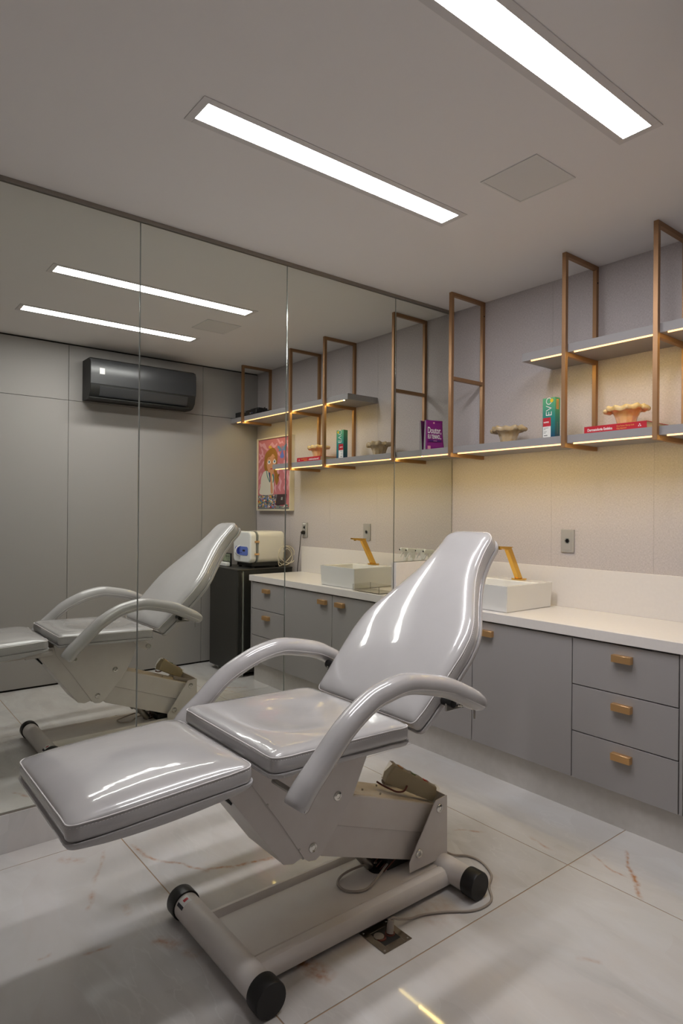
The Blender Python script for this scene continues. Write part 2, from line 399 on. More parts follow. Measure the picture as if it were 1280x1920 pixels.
# ------------------------------------------------------------------ ceiling lights and vent
def ceiling_light(x0, x1, y0, y1, lab):
    t = thing('ceiling_light', lab, 'ceiling light', ((x0+x1)/2, (y0+y1)/2, H), 'recessed linear ceiling lights')
    bm = B(); fw = .024; z0, z1 = H-.003, H+.0
    X0, X1, Y0, Y1 = x0-fw-.004, x1+fw+.004, y0-fw-.004, y1+fw+.004
    for c in ((X0, X1, Y0, y0), (X0, X1, y1, Y1), (X0, x0, y0, y1), (x1, X1, y0, y1)): box(bm, *c, z0, z1)
    obj('frame', bm, 'fixture', t, bevel=.0006, seg=1)
    bx('diffuser', 'diffuser', x0+.0005, x1-.0005, y0+.0005, y1-.0005, H-.0022, H-.0002, parent=t)
ceiling_light(.838, .936, -2.248, -1.032, 'long white linear ceiling light nearest the mirrored wall')
ceiling_light(1.689, 1.787, -2.232, -1.029, 'long white linear ceiling light at the top right, farther from the mirrors')
t = thing('ceiling_grille', 'square grey ceiling grille seen in the mirror beside the lights', 'grille', (1.31, -1.05, H))
bm = B()
for c in ((1.18, 1.44, -1.18, -1.172), (1.18, 1.44, -.928, -.92), (1.18, 1.188, -1.172, -.928), (1.432, 1.44, -1.172, -.928)): box(bm, *c, H-.004, H)
obj('rim', bm, 'grille_grey', t)
bx('mesh_panel', 'grille_grey', 1.188, 1.432, -1.172, -.928, H-.0025, H-.0002, parent=t)

# ------------------------------------------------------------------ shelves and bronze frames
LZ0, LZ1, UZ0, UZ1 = 1.735, 1.775, 2.196, 2.238
SF = -.296                                   # shelf front
FX = [.250, 1.008, 1.468, 2.235]
T = .022
def frame(x, low, bars, lab):
    t = thing('bronze_frame', lab, 'shelf frame', (x, -.15, H), 'bronze shelf frames hanging from the ceiling')
    fy0, fy1 = -.312, -.290
    bx('front_post', 'bronze', x-T/2, x+T/2, fy0, fy1, low, H-T, t, .001)
    bx('rear_post', 'bronze', x-T/2, x+T/2, -T, -.0, low+T, H-T, t, .001)
    bx('top_bar', 'bronze', x-T/2, x+T/2, fy0, 0, H-T, H-.0005, t, .001)
    bx('bottom_bar', 'bronze', x-T/2, x+T/2, fy1, 0, low, low+T, t, .001)
    for z in bars: bx('cross_bar', 'bronze', x-T/2, x+T/2, fy1, -T, z-T, z, t, .001)
    bm = B()
    lathe(bm, (x+T/2, -T/2, H-.09), [(.0001, 0), (.004, 0), (.004, .002), (.0001, .0025)], 10, axis=0)
    obj('screw', bm, 'shadow_gap', t)
frame(FX[0], LZ0-T, [UZ0], 'bronze square tube frame beside the mirror, holding only the lower shelf, with a crossbar')
frame(FX[1], LZ0-T, [UZ0], 'bronze square tube frame crossing both shelves beside the green box')
frame(FX[2], LZ0-T, [UZ0], 'bronze square tube frame crossing both shelves to the right of the red book')
frame(FX[3], UZ0-T, [], 'short bronze frame of the upper shelf only, seen in the mirror by the black box')
def shelf(name, x0, x1, z0, z1, segs, lab):
    t = thing(name, lab, 'shelf', ((x0+x1)/2, -.15, z0), 'grey floating shelves')
    # the board is cut around the rear posts
    bm = B(); xs = [x0]
    for f in FX:
        if x0 < f-T/2 < x1: xs += [f-T/2-.0005, f+T/2+.0005]
    xs.append(x1)
    yf = SF+.006
    box(bm, x0, x1, yf, -T-.0005, z0, z1)
    for a, b in zip(xs[::2], xs[1::2]): box(bm, a, b, -T-.0005, -.0, z0, z1)
    obj('board', bm, 'shelf_lacquer', t)
    for a, b in segs:
        s = bx('led_strip', 'led_lip', a, b, yf+.001, yf+.0035, z0-.0075, z0-.0001, parent=t)
        bx('led_tape', 'led', a, b, yf+.010, yf+.018, z0-.0016, z0-.0001, parent=s)
shelf('lower_shelf', .0005, 1.745, LZ0, LZ1, [(.004, FX[0]-T/2), (FX[0]+.045, FX[1]-T/2), (FX[1]+.045, FX[2]-T/2), (FX[2]+.045, 1.70)], 'grey lower shelf lit from below, carrying the green box and the red book')
shelf('upper_shelf', .745, W-.001, UZ0, UZ1, [(.80, FX[1]-T/2), (FX[1]+.045, FX[2]-T/2), (FX[2]+.045, FX[3]-T/2), (FX[3]+.04, W-.12)], 'grey upper shelf lit from below, above the red book')

# ------------------------------------------------------------------ worktop, cabinets
CZ = .862; CF = -.534
t = thing('worktop', 'long off-white stone worktop with upstand along the papered wall', 'worktop', (.85, -.27, .815))
bx('slab', 'stone_white', .0005, 1.70, CF, -.0005, .815, CZ, t, .0015)
bx('backsplash', 'stone_white', .0215, 1.70, -.018, -.0005, CZ, 1.080, t, .0012)
bx('side_splash', 'stone_white', .0005, .021, -.523, -.0005, CZ, 1.073, t, .0012)
DF = -.521
hm = None
def handle(parent, cx, cz):
    """flat bar handle: front plate with two returned legs"""
    global hm
    if hm is None:
        bm = B(); box(bm, -.043, .043, -.026, -.020, -.0155, .0155); box(bm, -.043, -.036, -.020, .0, -.0155, .0155); box(bm, .036, .043, -.020, .0, -.0155, .0155)
        box(bm, -.036, .036, -.020, -.0, .0125, .0155)
        hm = obj('handle', bm, 'handle_gold', parent, bevel=.0008, seg=1)
        hm.location = (cx, DF, cz); return hm
    c = reuse('handle', hm, parent, (0, 0, 0)); c.location = (cx, DF, cz); return c
def carcass(t, x0, x1):
    bm = B(); box(bm, x0+.001, x1-.001, -.499, -.001, .160, .814); obj('carcass', bm, 'shadow_gap', t)
gp = .0023
def door_cab(x0, x1, hx, lab):
    t = thing('base_cabinet', lab, 'cabinet', ((x0+x1)/2, -.25, .16), 'grey base cabinets under the worktop'); carcass(t, x0, x1)
    d = bx('cabinet_door', 'cabinet', x0+gp, x1-gp, DF, -.501, .166, .806, t, .0008, seg=1)
    handle(d, hx, .752)
door_cab(.0, .611, .514, 'grey base cabinet under the sink with the handle at upper right, seen in the mirror')
door_cab(.611, 1.198, .708, 'grey base cabinet with one wide door between the chair back and the drawers')
t = thing('drawer_cabinet', 'grey base cabinet with three drawers and gold handles', 'cabinet', (1.44, -.25, .16), 'grey base cabinets under the worktop'); carcass(t, 1.198, 1.676)
for z0, z1 in ((.166, .3803), (.3803, .5945), (.5945, .806)):
    d = bx('drawer', 'cabinet', 1.198+gp, 1.672, DF, -.501, z0+gp*(z0 > .2), z1-gp*(z1 < .8), t, .0008, seg=1)
    handle(d, 1.441, z1-.055)
bx('end_panel', 'cabinet', 1.6765, 1.690, DF, -.001, .166, .814, t, .0006)
sbox('baseboard_back', 'plinth_stone', .0105, 1.690, -.484, -.001, 0, .160)

# ------------------------------------------------------------------ sink, faucet, things on the worktop
t = thing('vessel_sink', 'white rectangular ceramic vessel sink on the worktop', 'sink', (.61, -.28, CZ))
bm = B(); x0, x1, y0, y1, z0, z1 = .425, .803, -.482, -.075, CZ+.0005, 1.000
r = .012
O = [(x0,y0),(x1,y0),(x1,y1),(x0,y1)]; I = [(x0+r,y0+r),(x1-r,y0+r),(x1-r,y1-.115),(x0+r,y1-.115)]
vo0 = [bm.verts.new((*p, z0)) for p in [(x0+.006,y0+.006),(x1-.006,y0+.006),(x1-.006,y1-.006),(x0+.006,y1-.006)]]; vo1 = [bm.verts.new((*p, z1)) for p in O]; vi1 = [bm.verts.new((*p, z1)) for p in I]
vi0 = [bm.verts.new((*p, z0+.03)) for p in [(x0+.03,y0+.03),(x1-.03,y0+.03),(x1-.03,y1-.13),(x0+.03,y1-.13)]]
bm.faces.new(vo0); bm.faces.new(vi0)
for A, C in ((vo0, vo1), (vo1, vi1), (vi1, vi0)):
    for k in range(4): bm.faces.new([A[k], A[(k+1)%4], C[(k+1)%4], C[k]])
obj('basin', bm, 'porcelain', t, bevel=.006, seg=4, smooth=50)
bm = B(); lathe(bm, (.61, -.33, z0+.0305), [(.0001,0),(.022,0),(.022,.003),(.0001,.004)], 20); obj('drain', bm, 'gold', t)
t = thing('faucet', 'angular brushed gold faucet standing on the white sink', 'faucet', (.625, -.135, 1.0))
bx('base_plate', 'gold', .595, .655, -.165, -.105, 1.0005, 1.008, t, .001)
bm = B()
a, b, c, d = Vector((.625, -.118, 1.008)), Vector((.625, -.158, 1.008)), Vector((.625, -.262, 1.186)), Vector((.625, -.222, 1.186))
for s in (1,):
    prism(bm, [p+Vector((-.013, 0, 0)) for p in (a, b, c, d)], (.026, 0, 0))
obj('stem', bm, 'gold', t, bevel=.002)
bm = B(); prism(bm, [(.605, -.215, 1.190), (.605, -.335, 1.196), (.605, -.335, 1.186), (.605, -.255, 1.172)], (.040, 0, 0)); obj('spout', bm, 'gold', t, bevel=.0015)
bm = B(); cyl(bm, (.625, -.31, 1.186), (.625, -.31, 1.176), .009); obj('aerator', bm, 'gold', t)
# acrylic tray
t = thing('acrylic_tray', 'clear acrylic tray on the worktop in front of the sink, by the mirror', 'tray', (.28, -.44, CZ))
bm = B(); x0, x1, y0, y1, z0, z1 = .14, .40, -.515, -.36, CZ+.001, CZ+.045; w_ = .003
for c in ((x0, x1, y0, y1, z0, z0+w_), (x0, x0+w_, y0, y1, z0+w_, z1), (x1-w_, x1, y0, y1, z0+w_, z1), (x0+w_, x1-w_, y0, y0+w_, z0+w_, z1), (x0+w_, x1-w_, y1-w_, y1, z0+w_, z1)): box(bm, *c)
obj('tray_body', bm, 'acrylic', t)
# spray bottles
def spray(x, y, lab, rz=0):
    t = thing('spray_bottle', lab, 'spray bottle', (x, y, CZ+.0005), 'white spray bottles by the side splash')
    t['is_root'] = 0
    bm = B(); lathe(bm, (0,0,0), [(.001,0),(.026,0),(.028,.004),(.028,.13),(.024,.155),(.013,.175),(.012,.19)], 20); obj('bottle_body', bm, 'white_plastic', t)
    bm = B(); lathe(bm, (0,0,.188), [(.001,0),(.015,0),(.015,.022),(.011,.026),(.001,.027)], 16); obj('collar', bm, 'white_label', t)
    bm = B(); prism(bm, [(-.013,-.030,.246),(-.013,.024,.248),(-.013,.028,.272),(-.013,-.034,.276),(-.013,-.040,.260)], (.026,0,0)); box(bm, -.012, .012, -.010, .020, .212, .252)
    obj('spray_head', bm, 'white_label', t, bevel=.003)
    bm = B(); prism(bm, [(-.005,-.012,.252),(-.005,-.022,.252),(-.005,-.040,.212),(-.005,-.033,.210)], (.010,0,0)); obj('trigger', bm, 'white_label', t, bevel=.001)
    bm = B(); cyl(bm, (0,-.040,.262), (0,-.046,.262), .005, 10); obj('nozzle', bm, 'ink', t)
    t.rotation_euler.z = rz
for k, (x, rz) in enumerate(((.305, .5), (.235, .45), (.150, .9), (.075, .5))):
    spray(x, -.125-.008*(k % 2), ['white spray bottle nearest the sink, seen in the mirror', 'second white spray bottle from the sink, seen in the mirror', 'third white spray bottle from the sink, seen in the mirror', 'white spray bottle nearest the side splash, mostly hidden'][k], rz)

# ------------------------------------------------------------------ things on the shelves
def bowl(name, c, r, h, mt, lab, dr=.0):
    t = thing(name, lab, 'bowl', c, 'ruffled glass bowls on the lower shelf')
    bm = B(); n = 72; prof = [(.44, 0), (.48, .06), (.53, .25), (.61, .48), (.71, .70), (.82, .87), (.93, .97), (1.02, .99), (1.09, .93), (1.10, .82), (1.05, .73), (.98, .74)]
    rings = []
    def ring(rr, hh, amt):
        out = []
        for k in range(n):
            a = 2*PI*k/n; q = 1+(.035+.02*amt)*math.cos(11*a)+amt*.03*math.cos(4*a+1+dr); zz = hh*h*(1+amt*.035*math.cos(11*a+.4)+amt*.03*math.cos(3*a+dr))
            out.append(bm.verts.new(Vector(c)+Vector((math.cos(a)*rr*r*q, math.sin(a)*rr*r*q*(1-.12*amt), zz))))
        return out
    for rr, hh in prof: rings.append(ring(rr, hh, min(1, hh*1.15)))
    for rr, hh in [(.95, .86), (.86, .84), (.75, .70), (.64, .50), (.55, .30), (.42, .14)]: rings.append(ring(rr-.03, hh-.03, min(1, hh*1.1)))
    for i in range(len(rings)-1):
        for k in range(n): bm.faces.new([rings[i][k], rings[i][(k+1)%n], rings[i+1][(k+1)%n], rings[i+1][k]])
    bm.faces.new(rings[0][::-1]); bm.faces.new(rings[-1])
    obj('bowl_body', bm, mt, t, smooth=80)
    for s_ in (-1, 1):                          # rolled lips at both ends
        cx_ = c[0]+s_*r*1.10; cy = c[1]; cz = c[2]+h*.80; R_ = h*.13
        bm = B(); tube(bm, [(cx_-s_*.004, cy-r*.34, cz-.004), (cx_, cy-r*.30, cz), (cx_+s_*.003, cy, cz+.002), (cx_, cy+r*.30, cz), (cx_-s_*.004, cy+r*.34, cz-.004)], [R_*.55, R_, R_*1.1, R_, R_*.55], 14, up=Vector((0,0,1)))
        obj('curled_lip', bm, mt, t, smooth=80)
    return t
bowl('glass_bowl', (.555, -.150, LZ1+.0005), .088, .100, 'amber_dull', 'dull amber ruffled glass bowl standing on the shelf left of the green box')
# red book lying flat
t = thing('red_book', 'red hardcover lying on the lower shelf under the amber bowl', 'book', (1.255, -.16, LZ1))
ry0, ry1 = -.270, -.045; bz0, bz1 = LZ1+.0005, LZ1+.0345
bx('pages', 'paper', 1.104, 1.408, ry0+.004, ry1, bz0+.0025, bz1-.0025, t)
bm = B(); box(bm, 1.100, 1.412, ry0, ry1+.002, bz0, bz0+.0025); box(bm, 1.100, 1.412, ry0, ry1+.002, bz1-.0025, bz1); box(bm, 1.100, 1.412, ry0, ry0+.003, bz0+.0025, bz1-.0025)
obj('cover', bm, 'red', t, bevel=.0006, seg=1)
FXV, FZV = (1, 0, 0), (0, 0, 1)
text_mesh('Dermatologia Estética', .0185, 'print_white', t, (1.118, ry0-.0004, bz0+.0095), FXV, FZV, 'title', sx=.78, bold=.0004)
text_mesh('Maria Paulina Villarejo Kede', .0105, 'print_ochre', t, (1.268, ry0-.0004, bz0+.0185), FXV, FZV, 'author_line', sx=.72)
text_mesh('Oleg Sabatovich', .0105, 'print_ochre', t, (1.268, ry0-.0004, bz0+.0075), FXV, FZV, 'author_line', sx=.72)
bm = B()
for a in (90, 210, 330):
    c = Vector((1.380, ry0-.0005, bz0+.016))+Vector((math.cos(rad(a)), 0, math.sin(rad(a))))*.005
    v = [bm.verts.new(c+Vector((math.cos(rad(a+q)), 0, math.sin(rad(a+q))))*.0045) for q in (0, 120, 240)]; bm.faces.new(v)
obj('publisher_mark', bm, 'print_white', t)
bowl('glass_bowl', (1.262, -.165, bz1+.0005), .086, .094, 'amber', 'bright amber ruffled glass bowl standing on the red book', 1.2)
# green box
gx, gy = .845, -.245; gw, gd, gh = .078, .042, .212
t = thing('product_box', 'tall green and teal carton with a red panel, on the lower shelf', 'box', (gx, gy, LZ1+.0005)); t['is_root'] = 0
t.rotation_euler.z = rad(-4)
bx('carton', 'evo', 0, gw, 0, gd, 0, gh, t, .0008)
bm = B(); box(bm, .003, .052, -.0006, 0, .062, .108); obj('red_panel', bm, 'red', t)
bm = B(); box(bm, .003, .052, -.0006, 0, .004, .062); obj('white_panel', bm, 'white_label', t)
text_mesh('EVO', .053, 'print_white', t, (.058, -.0007, .114), (0,0,1), (-1,0,0), 'lettering', sx=1.0, bold=-.0006)
text_mesh('FLEXPRESS', .0095, 'print_white', t, (.008, -.0008, .081), FXV, FZV, sx=.72, bold=.0003)
bm = B()                                      # lines of print too small to read
for x_, w_, z in ((.008, .030, .053), (.008, .012, .046), (.008, .020, .034), (.008, .014, .027), (.010, .022, .012)): box(bm, x_, x_+w_, -.0009, -.0006, z, z+(.0022 if z > .02 else .005))
obj('small_print', bm, 'vent_grey', t)['kind'] = 'stuff'
bm = B(); lathe(bm, (.058, -.0001, .196), [(.0001, -.001), (.010, -.001), (.010, 0), (.0001, 0)], 20, axis=1); obj('yellow_dot', bm, 'yellow', t)
bm = B(); box(bm, gw, gw+.0006, .012, .030, .150, .202); obj('side_label', bm, 'print_ochre', t)
bm = B()
for k in range(8): box(bm, gw+.0006, gw+.0008, .016, .027, .154+.0055*k, .157+.0055*k)
for k in range(9): box(bm, gw, gw+.0003, .018, .023, .022+.007*k, .026+.007*k)
obj('side_print', bm, 'vent_grey', t)['kind'] = 'stuff'
# purple book standing half open like a tent
px_, py_, pz_ = .026, -.282, LZ1+.0005
t = thing('purple_book', 'purple paperback standing half open on the lower shelf against the mirror', 'book', (px_, py_, pz_)); t['is_root'] = 0
t.rotation_euler.z = rad(77)
CW, CH, TH = .126, .186, .0015
bm = B(); K = 10
for i in range(K):
    def P_(s, j):                                  # cover bows out at its lower right corner
        z = CH*j/K; x = CW*s + .006*s*max(0, 1-z/CH*1.6)**2; y = -.016*max(0, 1-z/CH)**2*s
        return x, y, z
    for j in range(K):
        q = [P_(i/K, j), P_((i+1)/K, j), P_((i+1)/K, j+1), P_(i/K, j+1)]
        bm.faces.new([bm.verts.new(p) for p in q])
bmesh.ops.remove_doubles(bm, verts=bm.verts, dist=1e-5)
cv = obj('front_cover', bm, 'purple', t, smooth=80); sm = cv.modifiers.new('thick', 'SOLIDIFY'); sm.thickness = .0012; sm.offset = -1
bm = B(); prism(bm, [(-.002, .003, .001), (-.002, .019, .001), (-.002, .008, CH-.003), (-.002, .003, CH-.003)], (CW-.01, .004, 0)); obj('pages', bm, 'page_grey', t)
bm = B(); prism(bm, [(-.003, .0194, 0), (-.003, .0204, 0), (-.003, .0094, CH), (-.003, .0084, CH)], (CW-.01, .004, 0)); obj('back_cover', bm, 'purple', t)
text_mesh('Doutor,', .056, 'print_white', t, (.012, -.0030, .104), FXV, FZV, 'title', sx=.56, bold=.0007)
text_mesh('EU TENHO...', .036, 'print_white', t, (.012, -.0060, .070), FXV, FZV, 'title', sx=.51, bold=.0007)
bm = B(); box(bm, .018, .112, -.0095, -.0088, .050, .062); obj('subtitle_band', bm, 'purple_dark', t)
bm = B(); box(bm, .052, .078, -.0100, -.0095, .0545, .0575); obj('small_print', bm, 'print_pink', t)
bm = B(); lathe(bm, (.060, -.0012, .170), [(.0001, -.001), (.006, -.001), (.006, 0), (.0001, 0)], 16, axis=1); obj('publisher_mark', bm, 'print_pink', t)
bm = B(); box(bm, .012, .034, -.0050, -.0042, .004, .024); obj('barcode_patch', bm, 'print_pink', t)
# black recorder on the upper shelf
t = thing('black_recorder', 'black electronic recorder box on the upper shelf, seen in the mirror', 'recorder', (2.22, -.17, UZ1))
bx('housing', 'black_plastic', 2.05, 2.42, -.272, -.06, UZ1+.006, UZ1+.052, t, .003)
for x in (2.09, 2.38):
    for y in (-.24, -.10): bm = B(); cyl(bm, (x, y, UZ1+.0003), (x, y, UZ1+.007), .010, 10); obj('foot', bm, 'rubber', t)
bx('printed_mark', 'print_white', 2.23, 2.275, -.2726, -.272, UZ1+.040, UZ1+.0435, t)
for x, m_ in ((2.12, 'blue_light'), (2.15, 'print_white'), (2.32, 'red_lamp')):
    bm = B(); cyl(bm, (x, -.272, UZ1+.022), (x, -.2735, UZ1+.022), .004, 10); obj('indicator', bm, m_, t)
t = thing('black_adapter', 'small black device with a cable lying on the recorder, seen in the mirror', 'device', (2.18, -.16, UZ1+.052))
bx('casing', 'black_plastic', 2.10, 2.24, -.22, -.12, UZ1+.0525, UZ1+.075, t, .006)
bm = B(); tube(bm, smoothpath([(2.10, -.17, UZ1+.062), (2.05, -.18, UZ1+.070), (2.03, -.22, UZ1+.03), (1.99, -.2, UZ1+.006), (1.90, -.16, UZ1+.006), (1.86, -.05, UZ1+.006)]), .004, 8); obj('cable', bm, 'rubber', t)

# ------------------------------------------------------------------ wall sockets
def socket(x, z, lab):
    t = thing('wall_socket', lab, 'socket', (x, 0, z), 'grey wall sockets above the worktop')
    bx('cover_plate', 'socket_grey', x-.040, x+.040, -.009, -.0003, z-.064, z+.064, t, .003)
    bx('module', 'socket_grey', x-.024, x+.024, -.0105, -.009, z-.050, z+.050, t, .001)
    return t
s1 = socket(1.668, 1.222, 'grey wall socket with a black plug and a small label, beside the autoclave')
for dz in (.022, -.022):
    bm = B(); lathe(bm, (1.668, -.0105, 1.222+dz), [(.015, 0), (.015, -.001), (.012, -.001), (.012, .0), (.0001, .0005)], 6, axis=1); obj('outlet', bm, 'vent_grey', s1)
bx('label_strip', 'white_label', 1.645, 1.690, -.0115, -.0105, 1.270, 1.280, s1)
s2 = socket(.850, 1.227, 'grey wall socket behind the sink, with nothing plugged in')
bm = B(); lathe(bm, (.850, -.0105, 1.227), [(.017, 0), (.017, -.001), (.013, -.001), (.012, .0), (.0001, .0005)], 6, axis=1); obj('outlet', bm, 'vent_grey', s2)
bm = B()
for dx in (-.006, 0, .006): cyl(bm, (.850+dx, -.0105, 1.227-(.002 if dx == 0 else 0)), (.850+dx, -.0118, 1.227-(.002 if dx == 0 else 0)), .0022, 8)
obj('pin_hole', bm, 'ink', s2)
t = thing('plug_cord', 'black plug and cord hanging from the wall socket down to the worktop', 'cord', (1.668, -.02, 1.20))
bm = B(); lathe(bm, (1.668, -.012, 1.200), [(.017, 0), (.016, -.018), (.009, -.030), (.0001, -.034)], 14, axis=1); obj('plug', bm, 'rubber', t)
bm = B(); tube(bm, smoothpath([(1.668, -.040, 1.196), (1.670, -.046, 1.16), (1.675, -.050, 1.08), (1.695, -.048, .98), (1.712, -.046, .89), (1.720, -.044, .80), (1.722, -.04, .60)]), .0032, 8); obj('cable', bm, 'rubber', t)

# ------------------------------------------------------------------ framed picture
t = thing('framed_picture', 'framed cartoon painting of a woman in a white coat on pink', 'picture', (2.12, -.02, 1.38))
PX0, PX1, PZ0, PZ1, PD = 1.838, 2.404, 1.386, 2.062, -.048
bm = B(); f_ = .012
for c in ((PX0, PX1, PZ0, PZ0+f_), (PX0, PX1, PZ1-f_, PZ1), (PX0, PX0+f_, PZ0+f_, PZ1-f_), (PX1-f_, PX1, PZ0+f_, PZ1-f_)): box(bm, c[0], c[1], PD, -.0005, c[2], c[3])
obj('frame', bm, 'frame_cream', t, bevel=.001)
mat('pink_base', (.52, .17, .20), .6); mat('pink_light', (.66, .33, .40), .6); mat('hair', (.33, .15, .025), .6); mat('skin', (.62, .30, .16), .6); mat('coat', (.66, .63, .56), .6)
mat('fairy', (.12, .26, .42), .6); mat('teal', (.02, .22, .20), .6); mat('navy', (.03, .05, .16), .6); mat('laptop', (.06, .035, .04), .6); mat('hair_dark', (.22, .09, .015), .6); mat('crown', (.7, .42, .05), .5)
cx0, cx1, cz0, cz1 = PX0+f_, PX1-f_, PZ0+f_, PZ1-f_
yb = -.036
bx('canvas', 'pink_base', cx0, cx1, yb, -.002, cz0, cz1, t)
LAY = [0]
def art(pts, m_, name='painted_shape', smooth_=True):
    """pts in 0..1 picture coordinates as seen in the mirror (u from the left there, v from the top)"""
    LAY[0] += 1; y = yb-.00003*LAY[0]
    P = [Vector((cx1-u*(cx1-cx0), y, cz1-v*(cz1-cz0))) for u, v in pts]
    if smooth_: P = smoothpath(P+[P[0]], 5)[:-1]
    from mathutils.geometry import tessellate_polygon
    bm = B(); vs = [bm.verts.new(p) for p in P]; bm.verts.ensure_lookup_table()
    for tri in tessellate_polygon([P]):
        f = bm.faces.new([vs[k] for k in tri]); f.normal_update()
        if f.normal.y > 0: f.normal_flip()
    me = bpy.data.meshes.new(name); bm.to_mesh(me); bm.free(); me.materials.append(M[m_]); return obj(name, me, m_, t)
rnd = random.Random(3)
def swirl(u, v, L, wd_, ang):
    n = 9; up, dn = [], []
    for i in range(n):
        s = i/(n-1); ww = wd_*math.sin(PI*min(1, s*.9+.08))*(1+.35*math.sin(i*2.3+u*9)); a = ang+.5*math.sin(s*4+v*7)
        cx_, cv_ = u+L*s*math.cos(ang)+.02*math.sin(s*9+v*5), v+L*s*math.sin(ang)+.015*math.cos(s*8+u*5)
        up.append((cx_-ww*math.sin(a), cv_+ww*math.cos(a))); dn.append((cx_+ww*math.sin(a), cv_-ww*math.cos(a)))
    pts = [(min(.995, max(.005, p[0])), min(.80, max(.005, p[1]))) for p in up+dn[::-1]]
    art(pts, 'pink_light', 'pink_swirl')
def cloud(u, v, L, wd_, ang, ph):
    n = 8; up, dn = [], []
    for i in range(n):
        q = i/(n-1); w1 = wd_*(math.sin(PI*min(1, q*.92+.04))**.6)*(1+.30*math.sin(i*1.9+ph)); cx_, cv_ = u+L*q*math.cos(ang), v+L*q*math.sin(ang)
        cx_ += .018*math.sin(i*1.3+ph)*math.sin(ang); cv_ += .018*math.sin(i*1.3+ph)*math.cos(ang)
        up.append((cx_-w1*math.sin(ang), cv_+w1*math.cos(ang)*.8)); dn.append((cx_+w1*math.sin(ang), cv_-w1*math.cos(ang)*.8))
    art([(min(.992, max(.008, p[0])), min(.795, max(.008, p[1]))) for p in up+dn[::-1]], 'pink_light', 'pink_swirl')
for k_, a in enumerate(((.03, .04, .30, .035, .35), (.34, .09, .26, .03, .05), (.58, .03, .22, .022, .3), (.02, .21, .17, .028, .05), (.01, .31, .19, .025, -.45), (.01, .44, .20, .028, -.6), (.90, .20, .22, .03, 1.4),
          (.66, .35, .22, .028, 1.7), (.80, .32, .26, .030, 1.45), (.93, .46, .28, .030, 1.5), (.70, .55, .20, .032, 1.6), (.84, .60, .18, .03, 1.5), (.62, .19, .10, .02, .9), (.01, .57, .13, .022, -.8), (.56, .58, .18, .025, 1.6), (.88, .05, .12, .025, 1.2), (.02, .70, .07, .02, -.9), (.10, .12, .14, .02, 1.0))):
    cloud(*a, k_*1.7)
art([(.33,.16),(.24,.20),(.20,.28),(.19,.38),(.22,.44),(.30,.46),(.45,.44),(.52,.50),(.53,.58),(.58,.66),(.62,.64),(.66,.58),(.62,.50),(.58,.44),(.60,.34),(.61,.24),(.53,.15),(.42,.13)], 'hair', 'hair')
art([(.60,.60),(.62,.56),(.64,.58),(.66,.54),(.68,.52),(.66,.50),(.63,.52),(.61,.56)], 'hair_dark', 'hair_curl')
art([(.32,.24),(.28,.30),(.28,.38),(.33,.46),(.42,.49),(.50,.46),(.55,.38),(.56,.30),(.52,.23),(.44,.22)], 'skin', 'face')
art([(.27,.34),(.31,.27),(.40,.25),(.46,.22),(.52,.25),(.57,.34),(.59,.25),(.53,.18),(.42,.15),(.32,.18),(.26,.26)], 'hair', 'fringe')
art([(.18,.46),(.10,.54),(.08,.66),(.06,.78),(.44,.79),(.50,.74),(.50,.60),(.47,.52),(.38,.49),(.28,.45)], 'coat', 'white_coat')
art([(.33,.47),(.36,.55),(.38,.62),(.42,.54),(.40,.49)], 'navy', 'collar')
art([(.26,.45),(.29,.53),(.36,.61),(.37,.60),(.31,.52),(.28,.45)], 'teal', 'stethoscope')
art([(.45,.51),(.48,.56),(.47,.62),(.49,.62),(.51,.55),(.47,.49)], 'teal', 'stethoscope')
art([(.39,.50),(.40,.62),(.41,.76),(.46,.78),(.48,.74),(.45,.60),(.45,.52),(.50,.47),(.47,.44),(.40,.47)], 'skin', 'arm')
for u in (.35, .52):
    art([(u-.045,.325),(u,.297),(u+.045,.320),(u+.035,.350),(u-.03,.355)], 'print_white', 'eye')
    art([(u-.025,.325),(u+.003,.305),(u+.028,.325),(u+.003,.348)], 'fairy', 'iris')
    art([(u-.010,.325),(u+.003,.314),(u+.015,.325),(u+.003,.337)], 'ink', 'pupil')
    art([(u-.05,.290),(u,.268),(u+.045,.285),(u,.276)], 'hair_dark', 'eyebrow')
art([(.38,.425),(.42,.418),(.46,.425),(.42,.436)], 'red', 'lips')
art([(.33,.13),(.34,.09),(.37,.11),(.39,.08),(.40,.11),(.43,.10),(.42,.14)], 'crown', 'crown', False)
art([(.74,.17),(.68,.125),(.61,.115),(.62,.15),(.66,.165),(.64,.185),(.70,.195)], 'fairy', 'wing')
art([(.77,.17),(.82,.12),(.89,.10),(.89,.135),(.85,.16),(.87,.18),(.80,.19)], 'fairy', 'wing')
art([(.745,.165),(.735,.21),(.69,.265),(.71,.285),(.75,.295),(.79,.285),(.81,.262),(.775,.21),(.77,.165)], 'blue_light', 'winged_figure')
art([(.74,.135),(.755,.118),(.772,.135),(.768,.158),(.745,.158)], 'fairy', 'winged_figure_head')
art([(.0,.80),(.0,1.0),(1.0,1.0),(1.0,.97),(.70,.95),(.60,.79)], 'vent_grey', 'desk', False)
cl = ['red', 'blue_light', 'white_label', 'teal', 'coat', 'yellow', 'navy', 'fairy', 'pink_light', 'print_ochre']
for i in range(190):
    u, v = rnd.uniform(.01, .62 if i < 150 else .97), rnd.uniform(.805, .975)
    if u > .62: v = rnd.uniform(.93, .98)
    s = rnd.uniform(.012, .035); a = rnd.uniform(0, PI)
    art([(min(.99, max(.01, u+s*k*math.cos(a+q))), min(.99, v+.7*s*k*math.sin(a+q))) for q, k in ((0, 1), (1.57, .7), (3.14, 1), (4.71, .7))], cl[i % 10], 'desk_item', False)
art([(.63,.79),(.91,.79),(.85,.93),(.57,.94)], 'laptop', 'laptop', False)
